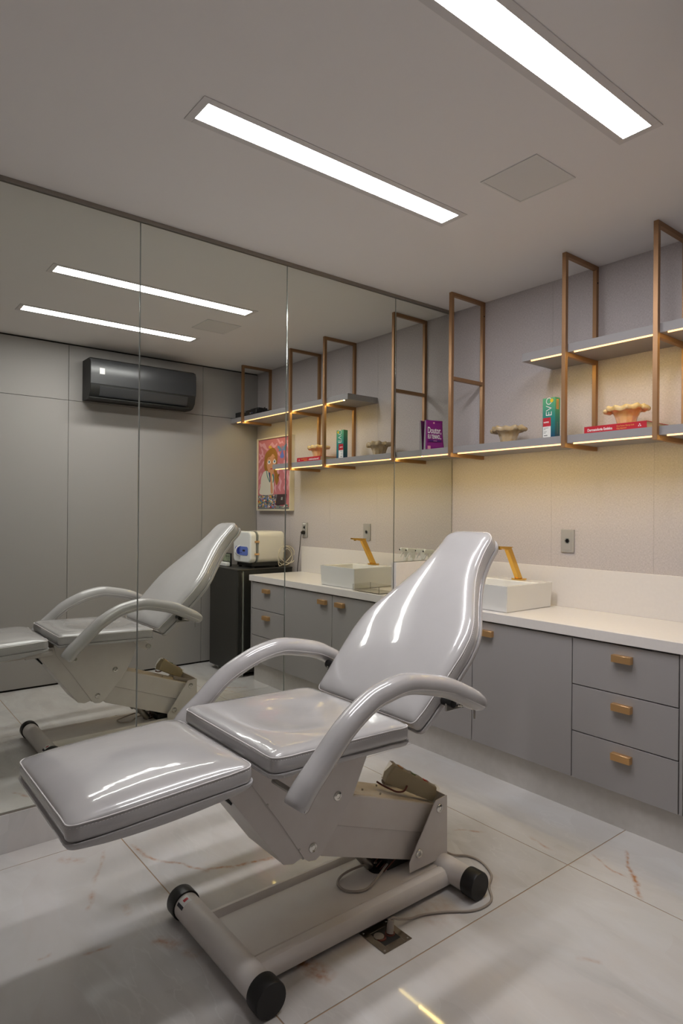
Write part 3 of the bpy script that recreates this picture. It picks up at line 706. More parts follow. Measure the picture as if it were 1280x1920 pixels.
art([(.75,.83),(.80,.83),(.79,.87),(.74,.87)], 'page_grey', 'laptop_logo', False)

# ------------------------------------------------------------------ air conditioner on the right wall
t = thing('air_conditioner', 'black split air conditioner on the grey panelled wall, seen in the mirror', 'air conditioner', (2.376, -1.17, 2.25))
ay0, ay1 = -1.635, -.745
prof = [(W-.001, 2.575), (2.300, 2.575), (2.272, 2.560), (2.262, 2.530), (2.262, 2.36), (2.275, 2.30), (2.31, 2.262), (2.36, 2.252), (W-.001, 2.255)]
bm = B(); prism(bm, [(x, ay0+.004, z) for x, z in prof], (0, ay1-ay0-.008, 0)); obj('housing', bm, 'ac_dark', t, bevel=.004, seg=3)
bm = B(); pr = [(2.300, 2.572), (2.270, 2.561), (2.257, 2.53), (2.255, 2.44), (2.258, 2.365), (2.266, 2.365), (2.264, 2.53), (2.275, 2.553), (2.300, 2.565)]
prism(bm, [(x, ay0+.002, z) for x, z in pr], (0, ay1-ay0-.004, 0)); obj('front_panel', bm, 'ac_black', t, bevel=.002, seg=2)
bm = B(); pr = [(2.262, 2.352), (2.270, 2.305), (2.290, 2.275), (2.296, 2.280), (2.277, 2.308), (2.268, 2.353)]
prism(bm, [(x, ay0+.075, z) for x, z in pr], (0, ay1-ay0-.15, 0)); obj('louvre', bm, 'ac_black', t, bevel=.001)
bm = B(); pr = [(2.292, 2.262), (2.262, 2.262), (2.255, 2.254), (2.262, 2.250), (2.34, 2.245), (2.34, 2.255)]
prism(bm, [(x, ay0-.008, z) for x, z in pr], (0, ay1-ay0-.06, 0)); obj('lower_lip', bm, 'ac_dark', t, bevel=.002)
bm = B(); prism(bm, [(2.2548, -1.565, 2.445), (2.2548, -1.525, 2.445), (2.2548, -1.525, 2.492), (2.2548, -1.565, 2.492)], (-.0006, 0, 0)); obj('energy_label', bm, 'white_label', t)

# ------------------------------------------------------------------ freezer with autoclave
FX0, FX1, FY0, FY1 = 1.800, 2.290, -.585, -.04; FZ = .897
t = thing('black_freezer', 'low black freezer standing between the drawers and the right wall, seen in the mirror', 'freezer', (2.0, -.3, 0))
bx('cabinet_body', 'freezer_black', FX0, FX1, FY0+.062, FY1, .035, FZ-.004, t, .006)
bx('freezer_door', 'freezer_black', FX0, FX1, FY0, FY0+.050, .040, FZ-.002, t, .010, seg=3)
bx('top_lid', 'freezer_black', FX0-.003, FX1+.003, FY0-.002, FY1, FZ-.014, FZ, t, .004)
bx('door_seal', 'page_grey', FX0+.004, FX1-.004, FY0+.050, FY0+.062, .045, FZ-.016, t)
bm = B(); box(bm, FX0-.0015, FX0, FY0+.038, FY0+.046, .06, FZ-.03); obj('bright_strip', bm, 'steel', t)  # narrow bright metal strip down the door edge
for x in (FX0+.05, FX1-.05):
    for y in (FY0+.07, FY1-.05): bm = B(); cyl(bm, (x, y, 0), (x, y, .036), .018, 14); obj('foot', bm, 'white_label', t)
# autoclave
ax0, ax1, afy, aby = 1.825, 2.120, -.450, -.110; az = FZ+.0005
t = thing('autoclave', 'cream white tabletop autoclave with a blue control panel on the freezer, seen in the mirror', 'autoclave', (1.93, -.29, az))
def rrect(x0, x1, z0, z1, r, n=6, rl=None):
    out = []
    for cx_, cz_, a0 in ((x1-r, z1-r, 0), (x0+r, z1-r, 90), (x0+r, z0+r, 180), (x1-r, z0+r, 270)):
        for k in range(n+1): a = rad(a0+90*k/n); out.append((cx_+r*math.cos(a), cz_+r*math.sin(a)))
    return out
bm = B(); prism(bm, [(x, afy+.075, z) for x, z in rrect(ax0, ax1, az+.042, az+.310, .045)], (0, aby-afy-.075, 0)); obj('housing', bm, 'white_plastic', t, bevel=.012, seg=3)
bm = B(); prism(bm, [(x, afy+.062, z) for x, z in rrect(ax0-.002, ax1+.002, az+.040, az+.312, .045)], (0, .013, 0)); obj('door_seal', bm, 'vent_grey', t)
bx('under_shade', 'ac_dark', ax0+.018, ax1-.018, afy+.03, aby-.02, az+.012, az+.046, t, .004)  # dark block added to stand for the shadow under the body
bm = B(); prism(bm, [(x, afy, z) for x, z in rrect(ax0, ax1, az+.042, az+.310, .045)], (0, .062, 0)); obj('door', bm, 'white_label', t, bevel=.014, seg=4)
bm = B(); prism(bm, [(x, afy-.001, z) for x, z in rrect(ax0+.040, ax1-.045, az+.105, az+.180, .022)], (0, -.002, 0)); obj('control_panel', bm, 'blue_light', t)
bm = B(); prism(bm, [(x, afy-.003, z) for x, z in rrect(ax0+.085, ax0+.125, az+.138, az+.154, .002)], (0, -.001, 0)); obj('display', bm, 'ink', t)
bm = B()
for q in range(3): lathe(bm, (ax0+.145+.02*q, afy-.003, az+.126), [(.0001, -.001), (.005, -.001), (.005, 0), (.0001, 0)], 12, axis=1)
obj('button', bm, 'navy', t)
bm = B(); tube(bm, smoothpath([(ax0+.175, afy-.001, az+.100), (ax0+.168, afy-.035, az+.115), (ax0+.168, afy-.045, az+.142), (ax0+.168, afy-.035, az+.17), (ax0+.175, afy-.001, az+.185)]), .006, 10); obj('door_handle', bm, 'white_label', t)
bx('handle_block', 'blue', ax0+.185, ax0+.235, afy-.016, afy-.001, az+.112, az+.172, t, .005)
for z in (az+.110, az+.215): bx('hinge', 'handle_gold', ax0-.007, ax0-.001, afy+.040, afy+.085, z, z+.016, t, .001)
for x in (ax0+.04, ax1-.04):
    for y in (afy+.05, aby-.05): bm = B(); cyl(bm, (x, y, az), (x, y, az+.046), .014, 12); obj('foot', bm, 'rubber', t)
t = thing('power_cord', 'coiled cream power cord beside the autoclave, hanging over the freezer edge', 'cord', (1.75, -.1, az))
bm = B()
pts = []
for k in range(41):
    a = k/40*2*PI*1.9; r_ = .055+.012*math.sin(k*.5)
    pts.append((1.725+.015*math.sin(a*.5), -.16+r_*1.5*math.cos(a), 1.005+r_*1.25*math.sin(a)))
tube(bm, smoothpath(pts, 3), .0034, 7); obj('cable_loop', bm, 'cable_cream', t)
bm = B(); tube(bm, smoothpath([(1.785, -.15, 1.03), (1.745, -.13, 1.06), (1.735, -.1, 1.0), (1.745, -.2, .915), (1.72, -.24, .95)]), .0034, 7); obj('cable_tail', bm, 'cable_cream', t)
t = thing('digital_thermometer', 'small digital thermometer display leaning on the autoclave door, seen in the mirror', 'thermometer', (2.20, -.46, az))
bx('display_case', 'black_plastic', 2.130, 2.270, -.470, -.455, az, az+.112, t, .002)
bx('screen', 'lcd', 2.138, 2.262, -.4708, -.470, az+.040, az+.104, t)
text_mesh('8:40', .034, 'ink', t, (2.146, -.4712, az+.073), FXV, FZV, 'digits', sx=1.2); text_mesh('22.7', .036, 'ink', t, (2.146, -.4712, az+.044), FXV, FZV, 'digits', sx=.85)
t = thing('white_timer', 'small white oval gadget with a thin cord on the freezer top, seen in the mirror', 'gadget', (2.19, -.51, az))
bx('casing', 'white_label', 2.105, 2.285, -.525, -.485, az, az+.036, t, .008, seg=3)
bm = B(); lathe(bm, (2.245, -.5252, az+.018), [(.008, 0), (.008, -.001), (.0001, -.001)], 14, axis=1); obj('dial', bm, 'vent_grey', t)
bm = B(); tube(bm, smoothpath([(2.280, -.515, az+.010), (2.285, -.545, az+.012), (2.280, -.575, az+.004), (2.282, -.592, az-.008), (2.282, -.5925, az-.06)]), .002, 6); obj('cord', bm, 'cable_cream', t)

# ------------------------------------------------------------------ treatment chair
XC = 1.062
chair = thing('treatment_chair', 'glossy grey vinyl treatment chair on a beige steel base in mid floor', 'chair', (XC, -1.85, 0))
def interp(tab, s):
    if s <= tab[0][0]: return tab[0][1]
    for (a, va), (b, vb) in zip(tab[:-1], tab[1:]):
        if s <= b:
            t_ = (s-a)/(b-a); return va+(vb-va)*t_
    return tab[-1][1]
def smooth_tab(tab, L):
    """monotone resampling with local averaging so the outline curves"""
    def f(s):
        return sum(interp(tab, min(L, max(0, s+d)))*k for d, k in ((-.018, .15), (-.009, .2), (0, .3), (.009, .2), (.018, .15)))
    return f
def pad(name, org, du, dn, L, wtab, thick, R, rr, D, dish=0, rc0=.03, rc1=.03, flare=.003, ns=54, nc=44, shell_t=.014, shell_bow=0, xc=XC):
    """upholstered pad. org: seam line centre at s=0, du: along, dn: outward normal; across is +x"""
    du = Vector(du).normalized(); dn = Vector(dn).normalized(); ax = Vector((1,0,0)); org = Vector(org)
    wf = smooth_tab(wtab, L)
    def W_(s):
        w_ = wf(s)
        if s < rc0: w_ -= rc0-math.sqrt(max(0, rc0**2-(rc0-s)**2))
        if L-s < rc1: w_ -= rc1-math.sqrt(max(0, rc1**2-(rc1-(L-s))**2))
        return w_
    def q(d, r_): d = min(max(d/r_, 0), 1); return (1-(1-d)**2.4)**.5
    def mp(a, s, h): return org+ax*a+du*s+dn*h
    bm = B(); grid = []
    for i in range(ns+1):
        s = L*(.5-.5*math.cos(PI*i/ns)); w_ = W_(s); row = []
        for j in range(nc+1):
            c = math.sin(PI/2*(2*j/nc-1)); a = c*w_
            e = 2*s/L-1
            h = R*q((1-abs(c))*w_, rr)*q(min(s, L-s), rr)+D*(1-c*c)*(1-e*e)-dish*math.exp(-((c/.55)**2+(e/.6)**2)**2)
            # soft puckers where the cover is pulled round the corners
            cr = max(0, abs(c)-.55)/.45*max(0, abs(e)-.55)/.45
            h += .0016*math.sin(60*(a*.8+s))*cr
            row.append(bm.verts.new(mp(a, s, h)))
        grid.append(row)
    for i in range(ns):
        for j in range(nc): bm.faces.new([grid[i][j], grid[i][j+1], grid[i+1][j+1], grid[i+1][j]])
    loop = grid[0][:]+[grid[i][nc] for i in range(1, ns+1)]+grid[ns][nc-1::-1]+[grid[i][0] for i in range(ns-1, 0, -1)]
    base = [v.co.copy() for v in loop]; n = len(base); cen = mp(0, L/2, 0)
    outn = []
    for k in range(n):
        tg = (base[(k+1) % n]-base[k-1]); tg = tg.normalized() if tg.length > 1e-7 else Vector((1,0,0))
        o_ = tg.cross(dn); 
        if o_.dot(base[k]-cen) < 0: o_ = -o_
        outn.append(o_.normalized())
    prev = loop
    for hh, oo in ((-.25, flare*.8), (-.5, flare), (-.8, flare*.9), (-1, -.002)):
        ring = [bm.verts.new(base[k]+dn*(hh*thick)+outn[k]*oo) for k in range(n)]
        for k in range(n): bm.faces.new([prev[k], prev[(k+1) % n], ring[(k+1) % n], ring[k]])
        prev = ring
    bm.faces.new(prev)
    bmesh.ops.remove_doubles(bm, verts=bm.verts, dist=.0004)
    o = obj(name, bm, 'vinyl', chair, smooth=50)
    def clean(pts, d=.004):
        out = [pts[0]]
        for p in pts[1:]:
            if (p-out[-1]).length > d: out.append(p)
        while (out[-1]-out[0]).length < d: out.pop()
        return out
    bm = B(); tube(bm, clean([b+dn*.0012+o_*.0008 for b, o_ in zip(base, outn)]), .0017, 6, closed=True, up=dn); obj('piping', bm, 'stitch_highlight', o, smooth=80)  # pale colour imitates the thin highlight along the seam
    # stitches below the seam
    bm = B(); pts = clean([b+dn*-.006+o_*(flare*.35+.0004) for b, o_ in zip(base, outn)], .0005); acc = 0
    for a, b in zip(pts, pts[1:]+pts[:1]):
        l_ = (b-a).length; d_ = (b-a).normalized(); x = (.0085-acc) % .0085
        while x < l_:
            c = a+d_*x; tube(bm, [c, c+d_*.0042], .00055, 3, up=dn); x += .0085
        acc = (acc+l_) % .0085
    st = obj('stitching', bm, 'stitch_highlight', o); st['kind'] = 'stuff'
    # plywood shell wrapped in the same vinyl
    bm = B(); lv = []
    for hh, oo in ((0, .003), (0.0, .006), (-.35, .007), (-1, .001)):
        ring = []
        for k in range(n):
            s = (base[k]-org).dot(du); bow = shell_bow*math.sin(PI*min(1, max(0, s/L)))
            ring.append(bm.verts.new(base[k]+dn*(-thick-.0008+hh*(shell_t+bow))+outn[k]*oo))
        lv.append(ring)
    bm.faces.new(lv[0]); bm.faces.new(lv[-1][::-1])
    for A, C in zip(lv[:-1], lv[1:]):
        for k in range(n): bm.faces.new([A[k], A[(k+1) % n], C[(k+1) % n], C[k]])
    bmesh.ops.remove_doubles(bm, verts=bm.verts, dist=.0004)
    obj('under_shell', bm, 'vinyl', o, smooth=45)
    return o
def frm(y0, z0, y1, z1):
    d = Vector((0, y1-y0, z1-z0)); L = d.length; d.normalize(); return (XC, y0, z0), d, Vector((0, -d.z, d.y)), L
o_, d_, n_, L_ = frm(-2.238, .690, -1.715, .676)
pad('seat_cushion', o_, d_, n_, L_, [(0, .283), (L_, .283)], .042, .016, .05, .006, dish=.010, rc0=.02, rc1=.02)
o_, d_, n_, L_ = frm(-2.768, .648, -2.282, .672)
pad('leg_rest', o_, d_, n_, L_, [(0, .248), (.12, .254), (L_, .252)], .040, .022, .09, .018, rc0=.028, rc1=.03, shell_bow=.012)
o_, d_, n_, L_ = frm(-1.680, .672, -1.072, 1.295)
WB = [(0, .268), (.1, .280), (.2, .290), (.3, .296), (.37, .290), (.43, .268), (.50, .228), (.56, .195), (.62, .165), (.68, .143), (.74, .130), (.80, .124), (L_, .122)]
pad('backrest', o_, d_, n_, L_, WB, .046, .020, .06, .020, rc0=.02, rc1=.055, ns=80, shell_t=.018)
bd, bn = Vector(d_), Vector(n_)
# armrests (two), each one swept padded loop with its hardware
arm_c = [(1.43, -2.226, .585), (1.43, -2.192, .629), (1.425, -2.139, .676), (1.42, -2.049, .757), (1.41, -1.953, .810), (1.41, -1.883, .832), (1.41, -1.802, .842), (1.41, -1.714, .828), (1.42, -1.624, .805), (1.43, -1.559, .776), (1.435, -1.498, .745), (1.435, -1.452, .722)]
def armrest(sg):
    P = [(XC+sg*(x-XC), y, z) for x, y, z in arm_c]; pts = smoothpath(P, 6); n = len(pts); rr = []
    for i in range(n):
        s = i/(n-1); r_ = .0345+.004*math.sin(PI*s)*0 + .003*max(0, 1-s*4)
        r_ *= min(1, .86+s*6) if s < .03 else 1
        if s > .86: r_ *= math.sqrt(max(.02, 1-((s-.86)/.14)**2.2))*.9+.1
        rr.append(r_)
    bm = B(); tube(bm, pts, rr, 22, up=Vector((1,0,0))); o = obj('armrest', bm, 'vinyl', chair, smooth=60)
    # piping on the inner and outer side plus the underside seam
    bm = B()
    for sd in (1, -1): tube(bm, [p+Vector((sd*r_*.93, 0, 0))+Vector((0, 0, -r_*.35)) for p, r_ in list(zip(pts, rr))[2:-4]], .0014, 6)
    obj('piping', bm, 'stitch_highlight', o, smooth=80)  # pale colour here too stands for a highlight on the edge
    # crumpled joint in the cover
    bm = B(); c = pts[int(n*.40)]; tube(bm, [c+Vector((-sg*.030, .004, -.012)), c+Vector((-sg*.022, .0, -.028)), c+Vector((0, -.002, -.0355)), c+Vector((sg*.020, 0, -.029))], [.002, .004, .004, .002], 8); obj('cover_fold', bm, 'vinyl', o)
    # pivot under the upper end
    bx('pivot_bracket', 'steel', XC+sg*.325-.004, XC+sg*.325+.004, -1.590, -1.500, .712, .738, o, .002)
    bm = B(); cyl(bm, (XC+sg*.300, -1.572, .742), (XC+sg*.345, -1.572, .742), .0165, 20); obj('pivot_knob', bm, 'rubber', o)
    bm = B(); cyl(bm, (XC+sg*.345, -1.545, .736), (XC+sg*.362, -1.545, .736), .010, 14); cyl(bm, (XC+sg*.285, -1.572, .742), (XC+sg*.372, -1.560, .742), .006, 12); obj('bolt', bm, 'chrome', o)
    bm = B(); tube(bm, smoothpath([(XC+sg*.360, -1.572, .738), (XC+sg*.366, -1.54, .733), (XC+sg*.368, -1.50, .727), (XC+sg*.366, -1.475, .716)]), .0045, 6); obj('zipper', bm, 'steel', o)
    bm = B(); box(bm, XC+sg*.366-.0035, XC+sg*.366+.0035, -1.493, -1.490, .680, .712); obj('zipper_pull', bm, 'steel', o, bevel=.001)
    # lower bracket
    bx('lower_bracket', 'steel', XC+sg*.325-.003, XC+sg*.325+.003, -2.20, -2.165, .565, .615, o, .002)
    bm = B(); cyl(bm, (XC+sg*.20, -2.185, .592), (XC+sg*.345, -2.185, .592), .008, 14); obj('mounting_rod', bm, 'steel', o)
    bm = B(); cyl(bm, (XC+sg*.328, -2.170, .575), (XC+sg*.338, -2.170, .575), .009, 14); obj('bolt', bm, 'chrome', o)
    return o
armrest(1); armrest(-1)
# upper column: two side plates and a sloping front sheet
def yzprism(name, pts, x0, x1, m_='frame_paint', parent=chair, bevel=.0015):
    bm = B(); prism(bm, [(x0, y, z) for y, z in pts], (x1-x0, 0, 0)); return obj(name, bm, m_, parent, bevel=bevel)
HP = .112
for sg in (1, -1):
    a, b = XC+sg*(HP-.004), XC+sg*HP
    yzprism('side_plate', [(-1.715, .634), (-1.738, .560), (-1.808, .420), (-1.876, .336), (-1.940, .262), (-1.965, .250), (-1.992, .254), (-2.010, .268), (-2.112, .423), (-2.210, .560), (-2.225, .634)], min(a, b), max(a, b))
    for y, z in ((-1.878, .434), (-1.978, .295)):
        bm = B(); lathe(bm, (b, y, z), [(.0165, 0), (.0165, sg*.001), (.0145, sg*.004), (.008, sg*.0055), (.0075, sg*.0042), (.0001, sg*.004)], 24, axis=0); obj('bolt', bm, 'chrome', chair)
bm = B(); p0_, p1_ = Vector((0, -2.214, .560)), Vector((0, -2.012, .262))
prism(bm, [(XC-HP+.005, -2.212, .560), (XC-HP+.005, -2.207, .563), (XC-HP+.005, -2.006, .267), (XC-HP+.005, -2.011, .264)], (2*HP-.010, 0, 0)); obj('front_sheet', bm, 'frame_paint', chair)
bx('seat_bracket', 'frame_paint', XC-.16, XC+.16, -2.20, -1.76, .624, .632, chair, .001)
bm = B()
for y, z in ((-2.150, .480), (-2.03, .305)): lathe(bm, (XC+HP, y, z), [(.004, 0), (.004, .001), (.0001, .0015)], 10, axis=0)
obj('rivet', bm, 'steel', chair)
# leg rest linkage: a sloping channel in front of the column
for sg in (1, -1):
    yzprism('link_bar', [(-2.222, .606), (-2.300, .598), (-2.290, .549), (-2.085, .272), (-2.050, .262), (-2.005, .275), (-2.020, .40)], XC+sg*.1035-.003, XC+sg*.1035+.003)
yzprism('link_web', [(-2.286, .552), (-2.290, .549), (-2.085, .272), (-2.080, .274)], XC-.1004, XC+.1004)
yzprism('dark_slot', [(-2.325, .590), (-2.335, .580), (-2.262, .500), (-2.255, .510)], XC-.03, XC+.09, 'black_plastic')  # black strip marking the dark slot at the top of the linkage
yzprism('leg_rest_rail', [(-2.70, .597), (-2.70, .585), (-2.25, .598), (-2.25, .615)], XC-.09, XC-.06, 'black_plastic'); yzprism('leg_rest_rail', [(-2.70, .597), (-2.70, .585), (-2.25, .598), (-2.25, .615)], XC+.06, XC+.09, 'black_plastic')
bm = B(); cyl(bm, (XC-.11, -2.52, .568), (XC-.11, -2.36, .572), .012, 16); cyl(bm, (XC-.11, -2.37, .572), (XC-.11, -2.23, .578), .017, 16); obj('gas_strut', bm, 'frame_paint', chair, smooth=60)
yzprism('strut_clevis', [(-2.555, .590), (-2.555, .560), (-2.50, .555), (-2.50, .590)], XC-.120, XC-.100, 'steel')
# link arm: upper and lower covers
yzprism('upper_cover', [(-1.70, .376), (-1.80, .4105), (-1.90, .400), (-1.93, .345), (-1.88, .329), (-1.425, .163), (-1.376, .250), (-1.384, .2635)], XC-.096, XC+.096, 'frame_paint', bevel=.004)
yzprism('cover_top', [(-1.795, .4080), (-1.795, .4100), (-1.392, .2680), (-1.392, .2660)], XC-.090, XC+.090, 'grime_paint', bevel=.0005)
yzprism('lower_cover', [(-1.900, .345), (-1.940, .262), (-1.925, .240), (-1.500, .086), (-1.462, .100), (-1.425, .170), (-1.45, .19)], XC-.090, XC+.090, 'frame_paint')
bm = B()
for y, x in ((-1.70, .03), (-1.64, .06), (-1.56, -.05)):
    z = .4085-.3525*(y+1.79); bm = B(); cyl(bm, (XC+x, y, z), (XC+x, y+.002, z+.006), .0035, 10); obj('screw', bm, 'steel', chair)
# rear support bracket
HB = .132
for sg in (1, -1):
    a, b = XC+sg*(HB-.004), XC+sg*HB
    yzprism('support_plate', [(-1.558, .075), (-1.559, .112), (-1.425, .300), (-1.362, .306), (-1.358, .075)], min(a, b), max(a, b))
    for y, z in ((-1.405, .266), (-1.513, .132)):
        bm = B(); lathe(bm, (b, y, z), [(.0165, 0), (.0165, sg*.001), (.0145, sg*.004), (.008, sg*.0055), (.0075, sg*.0042), (.0001, sg*.004)], 24, axis=0); obj('bolt', bm, 'chrome', chair)
bx('rear_plate', 'frame_paint', XC-HB+.004, XC+HB-.004, -1.366, -1.362, .075, .304, chair, .001)
# backrest strut bracket under the rear of the seat
yzprism('back_hinge', [(-1.80, .622), (-1.72, .618), (-1.67, .545), (-1.70, .53), (-1.76, .56)], XC-.135, XC-.128)
yzprism('back_hinge', [(-1.80, .622), (-1.72, .618), (-1.67, .545), (-1.70, .53), (-1.76, .56)], XC+.128-.05, XC+.135-.05)
bm = B(); cyl(bm, (XC-.15, -1.690, .555), (XC+.10, -1.690, .555), .009, 14); cyl(bm, (XC-.155, -1.690, .555), (XC-.135, -1.690, .555), .014, 14); obj('hinge_bolt', bm, 'chrome', chair)
bm = B(); cyl(bm, (XC-.03, -1.75, .57), (XC-.03, -1.60, .655), .013, 14); obj('actuator', bm, 'steel', chair)
yzprism('back_rail', [(-1.70, .615), (-1.68, .600), (-1.42, .865), (-1.44, .880)], XC-.10, XC-.06, 'frame_paint'); yzprism('back_rail', [(-1.70, .615), (-1.68, .600), (-1.42, .865), (-1.44, .880)], XC+.06, XC+.10, 'frame_paint')
# base deck
BX0, BX1 = .945, 1.262
pr = [(BX0, .022), (BX0-.004, .050), (BX0, .068), (BX0+.010, .079), (BX0+.022, .080), (BX0+.032, .074), (BX0+.040, .064), (BX1-.056, .064), (BX1-.053, .059), (BX1-.049, .065), (BX1-.034, .068), (BX1-.016, .064), (BX1-.004, .052), (BX1, .036), (BX1, .018), (BX1-.006, .016), (BX1-.008, .034), (BX1-.036, .052), (BX0+.030, .056), (BX0+.008, .050), (BX0+.006, .022)]
bm = B(); prism(bm, [(x, -2.225, z) for x, z in pr], (0, .835, 0)); obj('base_deck', bm, 'frame_paint', chair, smooth=32)
bm = B(); lathe(bm, (1.085, -1.62, .0645), [(.0001, 0), (.032, 0), (.032, .0012), (.0001, .0012)], 24); obj('cable_hole', bm, 'ink', chair)
for (y, x0, x1) in ((-2.255, .812, 1.345), (-1.388, .812, 1.350)):
    bm = B(); tube(bm, [(x0, y, .049), (x1, y, .049)], .043, 32); ft = obj('foot_tube', bm, 'frame_paint', chair, smooth=60)
    for xa, sg in ((x0, -1), (x1, 1)):
        bm = B(); lathe(bm, (xa-sg*.028, y, .049), [(.0435, 0), (.0485, sg*.001), (.0490, sg*.004), (.0490, sg*.048), (.0465, sg*.053), (.0001, sg*.054)], 32, axis=0); obj('rubber_cap', bm, 'rubber', ft, smooth=50)
    if y < -2:
        bm = B(); n = 8
        q = [[bm.verts.new((x0+.036+.038*j/3, y+.0434*math.sin(rad(-62+58*i/n))*1, .049+.0434*math.cos(rad(-62+58*i/n)))) for j in range(4)] for i in range(n+1)]
        for i in range(n):
            for j in range(3): f = bm.faces.new([q[i][j], q[i][j+1], q[i+1][j+1], q[i+1][j]]); f.material_index = (1 if 4 <= i < 7 and j == 1 else (2 if i < 2 else 0))
        obj('maker_sticker', bm, ['white_label', 'red', 'ink'], ft, smooth=60)
# motor housing and wiring under the arm
bm = B(); cyl(bm, (XC-.02, -1.755, .215), (XC+.0, -1.635, .075), .020, 16); cyl(bm, (XC-.02, -1.775, .235), (XC-.01, -1.72, .17), .030, 16); obj('actuator', bm, 'steel', chair, smooth=60)
bx('motor_box', 'black_plastic', XC-.075, XC+.06, -1.60, -1.42, .066, .105, chair, .004)
bm = B()
for k in range(5): tube(bm, smoothpath([(XC-.02+.02*k, -1.62, .07), (XC+.02*k, -1.56+.01*k, .125+.006*k), (XC+.02, -1.48, .12+.008*k), (XC+.03, -1.43, .10)]), .0022, 6)
obj('wire', bm, 'wire_red', chair)

# ------------------------------------------------------------------ hand control on the rear cover
t = thing('hand_control', 'beige wired hand control wrapped in clear film, lying on the chair base', 'remote control', (1.10, -1.47, .37))
HA = Vector((1.082, -1.578, .366)); HE = (Vector((1.156, -1.400, .2735))-HA).normalized(); HV = Vector((-.92, .38, 0)).normalized(); HN = HE.cross(HV)
if HN.z < 0: HN = -HN
def hc(u, v, w_): return HA+HE*u+HV*v+HN*w_     # u along, v away from the camera side, w up
HL = .212
bm = B()
low = [(.0, 0, .001), (HL, 0, .001), (HL, .040, .001), (0, .040, .001)]; mid = [(-.004, -.001, .030), (HL+.002, -.001, .030), (HL+.002, .041, .030), (-.004, .041, .030)]; top = [(.012, .008, .072), (HL-.002, .008, .054), (HL-.002, .034, .054), (.012, .034, .072)]
qs = [[bm.verts.new(hc(*p)) for p in l] for l in (low, mid, top)]
bm.faces.new(qs[0]); bm.faces.new(qs[2])
for A_, C_ in zip(qs[:-1], qs[1:]):
    for k in range(4): bm.faces.new([A_[k], A_[(k+1)%4], C_[(k+1)%4], C_[k]])
obj('control_body', bm, 'remote_plastic', t, bevel=.004, seg=3)
for u, m_ in ((.040, 'orange_lamp'), (.100, 'green_lamp'), (.160, 'red_lamp')):
    hz = .072-(u-.012)*.0995; bm = B(); prism(bm, [hc(u-.010, .013, hz+.001), hc(u+.010, .013, hz-.001), hc(u+.010, .029, hz-.001), hc(u-.010, .029, hz+.001)], HN*.005); obj('rocker_switch', bm, m_, t, bevel=.001)
# loose clear film round the control
bm = B(); rings = []; K_ = 16
for i in range(K_+1):
    u = -.003+(HL+.010)*i/K_; hh = .0755-.0995*max(0, min(u, HL)-.012)+.0018*math.sin(i*2.1); ring = []
    for k, (v, w_) in enumerate(((-.0035, .003), (-.005, .016), (-.0045, .031), (.000, .050), (.004, 1), (.020, 1.01), (.037, 1), (.045, .031), (.0445, .003))):
        ww = hh*w_ if w_ >= 1 else min(w_, hh-.006); ring.append(bm.verts.new(hc(u, v+.0010*math.sin(i*1.7+k*2), ww+.0012*math.sin(i*2.9+k))))
    rings.append(ring)
for A_, C_ in zip(rings[:-1], rings[1:]):
    for k in range(8): bm.faces.new([A_[k], A_[k+1], C_[k+1], C_[k]])
obj('clear_film', bm, 'film', t, smooth=30)
bm = B(); tube(bm, smoothpath([hc(.085, -.002, .022), hc(.075, -.014, .004), hc(.050, -.016, -.008), hc(.02, -.006, -.010), hc(.0, .01, -.012), hc(-.02, .03, -.012)]), .0035, 8); obj('lead', bm, 'wire_red', t)
bm = B(); pts = []
for k in range(120):
    s_ = k/119; yy = -1.50+.115*s_; c = Vector((XC-.078, yy, .4085-.3525*(yy+1.79)+.0145)); a = k*.95
    pts.append(c+Vector((.010*math.cos(a), .0, .010*math.sin(a))))
tube(bm, pts, .0028, 6); obj('coiled_cord', bm, 'cable_grey', t, smooth=80)

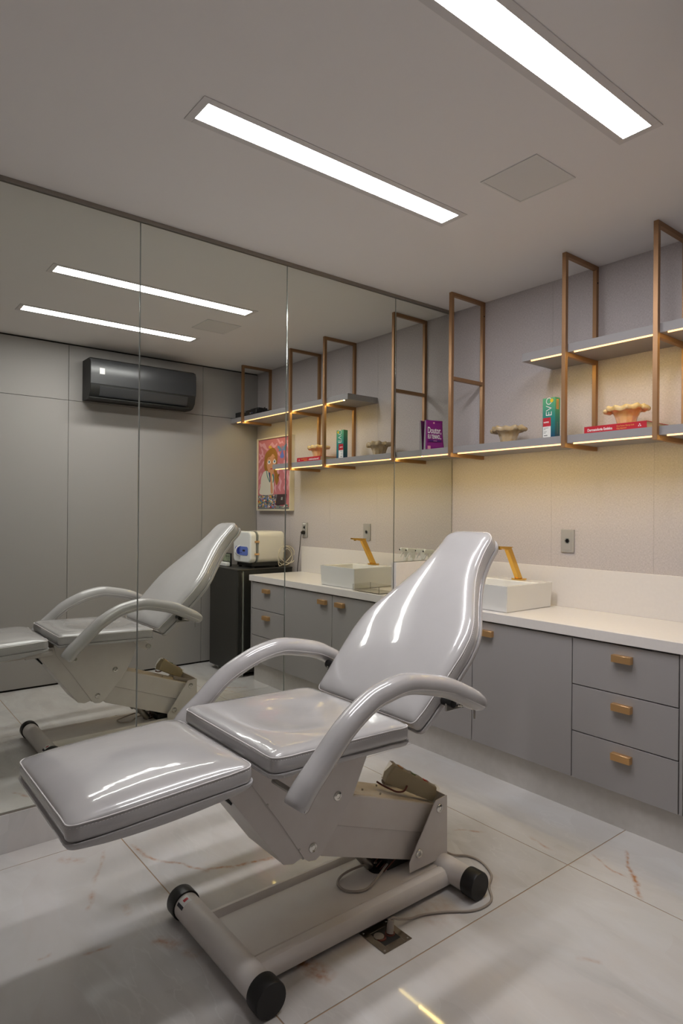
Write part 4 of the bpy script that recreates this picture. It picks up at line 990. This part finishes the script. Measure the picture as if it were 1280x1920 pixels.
# ------------------------------------------------------------------ floor outlet and mains cable
t = thing('floor_outlet', 'square steel floor box with open socket lid beside the chair base', 'floor outlet', (1.31, -1.78, 0))
fx0, fx1, fy0, fy1 = 1.247, 1.371, -1.842, -1.722
bm = B()
for c in ((fx0, fx1, fy0, fy0+.026), (fx0, fx1, fy1-.026, fy1), (fx0, fx0+.026, fy0+.026, fy1-.026), (fx1-.026, fx1, fy0+.026, fy1-.026)): box(bm, *c, .0002, .0026)
obj('cover_plate', bm, 'plate_steel', t, bevel=.0005, seg=1)
bx('socket_well', 'black_plastic', fx0+.026, fx1-.026, fy0+.026, fy1-.026, .0002, .0016, t)
for y in (-1.800, -1.762):
    bm = B(); lathe(bm, (1.309, y, .0018), [(.0001, .001), (.013, .001), (.014, .003), (.016, .003), (.017, 0)], 20); obj('socket_ring', bm, 'wire_red', t)
bm = B(); lathe(bm, (1.300, -1.802, .003), [(.0001, 0), (.017, 0), (.017, .002), (.0001, .003)], 20); obj('socket_lid', bm, 'steel', t)
bm = B(); tube(bm, [(1.309, -1.762, .003), (1.306, -1.757, .022), (1.304, -1.752, .040)], [.012, .012, .010], 14); obj('plug', bm, 'cable_grey', t)
bm = B()
for x, y in ((fx0+.01, fy0+.01), (fx1-.01, fy0+.01), (fx0+.01, fy1-.01), (fx1-.01, fy1-.01)): lathe(bm, (x, y, .0026), [(.004, 0), (.003, .001), (.0001, .0012)], 10)
obj('screw', bm, 'chrome', t)
t = thing('mains_cable', 'grey mains cable looping from the chair base round the rear foot to the floor outlet', 'cable', (1.30, -1.5, 0))
bm = B(); c1 = smoothpath([(XC, -1.60, .072), (1.07, -1.68, .090), (1.05, -1.745, .075), (1.075, -1.795, .0705), (1.13, -1.80, .0705), (1.165, -1.745, .0705), (1.155, -1.68, .085), (1.13, -1.62, .092), (1.10, -1.56, .085), (1.10, -1.50, .120), (1.08, -1.45, .115)])
tube(bm, c1, .0042, 8); obj('cable_loop', bm, 'cable_grey', t, smooth=80)
bm = B(); c2 = smoothpath([(1.06, -1.352, .10), (1.09, -1.31, .055), (1.12, -1.25, .012), (1.16, -1.20, .006), (1.22, -1.19, .005), (1.30, -1.23, .005), (1.345, -1.300, .005), (1.398, -1.352, .0045), (1.411, -1.405, .0045), (1.398, -1.465, .005), (1.350, -1.535, .005), (1.312, -1.61, .005), (1.304, -1.66, .008), (1.305, -1.715, .028), (1.305, -1.745, .044), (1.304, -1.752, .040)])
tube(bm, c2, .0042, 8); obj('floor_run', bm, 'cable_grey', t, smooth=80)

for o in bpy.data.objects:
    if 'is_root' in o: del o['is_root']
